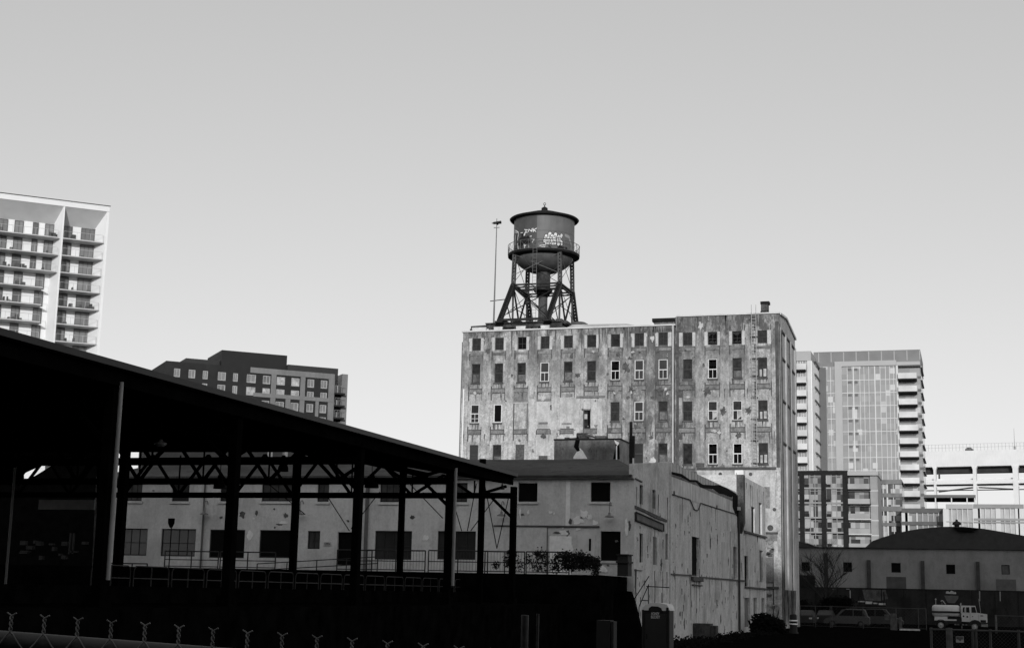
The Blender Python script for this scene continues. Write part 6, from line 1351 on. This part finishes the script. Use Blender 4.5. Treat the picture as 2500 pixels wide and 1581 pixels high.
simple_block('brick_podium', 'low grey brick wing between the mid-rise block and the glass tower', 315, 2140, 2202, 1170, mdb, 1181, ((1203, 1213), (1235, 1247), (1275, 1283)), ((2157, .2), (2167, .3), (2182, .12)), gl3)
simple_block('dark_frame_podium', 'low block with a dark flat roof edge at the foot of the glass tower', 310, 2200, 2304, 1240, M('podium_dark', .12, .8, .15, .6), 1251, ((1272, 1281),), ((2208, 1.2), (2214, .8), (2238, .25), (2252, .12), (2265, .12), (2279, .12), (2291, .12), (2303, .4)), gl1)
simple_block('pale_terrace', 'pale low apartment block with a bright balcony, above the left part of the arched roof', 305, 2308, 2374, 1230, fr_l, 1241, ((1271, 1274),), ((2309, 1.1), (2323, .2), (2336, .15), (2349, .15), (2362, .15)), GLASS('pale_glass', .40, .2, .6, .15, .5))
simple_block('pale_apartments', 'pale low apartment block with grouped square windows at the far right', 305, 2375, 2498, 1230, M('apt_grey', .30, .8, .1, .5), 1240, ((1264, 1270), (1272, 1276)), ((2383, 1.4), (2391, .6), (2405, .15), (2420, .15), (2436, .9), (2452, .15), (2466, .15), (2483, .8), (2494, 1.4)), GLASS('pale_glass2', .46, .25, .6, .1, .5))
# canopy
F_ = FY(330); t = thing('car_deck_roof', F_.at(2320, 1400), 'long grey flat canopy on thin posts below the freeway bridge', 'canopy'); t.location.z = 0; PL[t.name].z = 0
b = MB(); fq(b, F_, 2255, 1207, 2382, 1214, 0, 8); b.build('roof', fr_d, t); b = MB(); fq(b, F_, 2262, 1215, 2381, 1222, 3, 4); b.build('beam', dark_m, t)
for u in (2284, 2323, 2361, 2380): x = F_.uv(u, 1220)[0]; b = MB(); z = F_.uv(u, 1214)[1]; b.fb(F_, x-.12, x+.12, 0, z-.01, .1, .3); b.build('post', mul, t, F_.P(x, 0))
# freeway bridge, two decks
r = ray(-5300, 1465.6-.02165*(2372+5300)); AB = -Vector((r.x, r.y, 0)).normalized(); NB = Vector((-AB.y, AB.x, 0)); r0 = ray(2380, 1137); OB = EYE+r0*(900/Vector((r0.x, r0.y, 0)).length); OB.z = 0
FBR = Fac(OB, AB, NB); br_m = M('bridge_concrete', .80, .8, .05, .15, streak=.06)
z5 = zc(2190, 1070, .17725)
def q5(x, y): return FBR.uv(*z5(x, y))
bg = thing('freeway_bridge', OB, 'white double-deck concrete freeway bridge at the right edge behind the pale apartments', 'bridge')
sL, sRr = q5(200, 300)[0], q5(3200, 200)[0]
b = MB(); za, zbm = q5(1075, 163)[1], q5(1075, 378)[1]; b.fb(FBR, sL, sRr, zbm, za, 0, 14); b.build('upper_deck', br_m, bg)
b = MB(); zc_a, zc_b = q5(1075, 380)[1]-.02, q5(1075, 460)[1]; b.fb(FBR, sL, sRr, zc_b, zc_a, 5, 12); b.build('underside_beam', M('beam_dark', .035, .8, .3, .2), bg)
for x, w in ((522, 28), (1072, 42), (1635, 66), (2250, 70), (2900, 70)):
    s = q5(x, 600)[0]; w_ = w*.17725/3640*900; b = MB(); b.fb(FBR, s-w_/2, s+w_/2, 0, zbm-.01, -.3, 2.5)
    for sg in (-1, 1): b.fprism(FBR, [(s+sg*w_/2, zbm-.02), (s+sg*(w_/2+.7), zbm-.02), (s+sg*w_/2, zbm-2.0)] if sg > 0 else [(s+sg*w_/2, zbm-.02), (s+sg*w_/2, zbm-2.0), (s+sg*(w_/2+.7), zbm-.02)], -.2, 2.2)
    b.build('column', br_m, bg, FBR.P(s, 0))
b = MB(); b.fb(FBR, sL, sRr, q5(1075, 622)[1], q5(1075, 582)[1], 0, 12); b.fb(FBR, sL, sRr, q5(1075, 665)[1], q5(1075, 650)[1], .5, 1.2); b.fb(FBR, sL, sRr, q5(1075, 560)[1], q5(1075, 540)[1], 3, 3.5); b.build('lower_deck', br_m, bg)
b = MB(); b.fb(FBR, sL, sRr, q5(1075, 644)[1], q5(1075, 624)[1], 3, 11); b.fb(FBR, sL, sRr, q5(1075, 708)[1], q5(1075, 695)[1], 3, 4)
b.beam(FBR.P(*q5(560, 728), 2.9), FBR.P(*q5(1040, 668), 2.9), .6, .8); b.beam(FBR.P(*q5(1110, 668), 2.9), FBR.P(*q5(1600, 690), 2.9), .6, .7); b.fb(FBR, q5(550, 600)[0], q5(570, 600)[0], q5(560, 550)[1], q5(560, 470)[1], 4, 5); b.build('underside_beam', M('beam_dark2', .06, .8, .3, .2), bg)
b = MB(); zt, z0 = q5(1075, 70)[1], za
for k in range(60): s = sL+(sRr-sL)*k/60; b.fb(FBR, s-.06, s+.06, z0, zt, .2, .32)
for z in (zt, (zt+z0)/2): b.fb(FBR, sL, sRr, z-.07, z+.03, .14, .195)
b.build('railing', M('bridge_rail', .28, .6, .1, 1), bg)
F_ = FBR; b = MB(); s, z = q5(1605, 80); b.tube(FBR.P(s, z0+.0, 3), FBR.P(s, q5(1605, -150)[1], 3), .18, 6, .07); b.fb(FBR, s-.5, s+.5, z0, z0+2, 2.6, 3.4); b.build('mast', M('mast_grey', .3, .6, .1, 1), bg)
s, z = q5(970, 130); t = thing('bridge_car', FBR.P(s, za, 4), 'small grey car crossing the top deck of the freeway bridge', 'car'); b = MB(); b.fprism(FBR, [(s-2.3, za+.4), (s+2.3, za+.4), (s+2.3, za+1.3), (s+1.6, za+1.5), (s+1.0, za+2.3), (s-.9, za+2.3), (s-2.2, za+1.4)], 4, 5.8); b.build('body', fr_d, t)
for x in (-1.4, 1.4): b = MB(); b.lathe(FBR.P(s+x, za+.4, 4), [(0, -.02), (.35, 0), (.35, .2)], 12, 0, True, 'y'); b.build('wheel', tb, t, FBR.P(s+x, za+.4, 4))
# ------------------------------------------------------------------ unseen blocks added behind the viewer: they throw the shade over the yard
def block(name, x0, x1, y0, y1, h, lab):
    t = thing(name, ((x0+x1)/2, (y0+y1)/2, 0), lab, 'building'); b = MB(); b.box(x0, x1, y0, y1, 0, h); b.build('wall', M('caster_'+name, .22, .85, .1, .2), t)
    b = MB(); n = int((x1-x0)/3.4); k = int(h/3.4)
    for i in range(n):
        for j in range(1, k): b.box(x0+i*3.4+.8, x0+i*3.4+2.6, y1+.002, y1+.05, j*3.4+.9, j*3.4+2.7)
    o = b.build('window', pane_d, t); return t
block('shade_block_wide', -95, 44.5, -85, -62, 52, 'broad unseen grey block added behind the viewer to shade the yard')
block('shade_block_tall', 45, 130, -85, -62, 72, 'taller unseen grey block added behind the viewer to shade the right side')

absorb(rtw, 'core', ['mullion', 'vent_grille', 'side_balcony'])
absorb(mr_, 'glazing', ['mullion', 'spandrel']); absorb(mb, 'wall', ['pier']); absorb(bg, 'lower_deck', ['underside_beam'])
for n_ in ('brick_podium', 'dark_frame_podium', 'pale_terrace', 'pale_apartments'): absorb(bpy.data.objects[n_], 'glazing', ['mullion'])
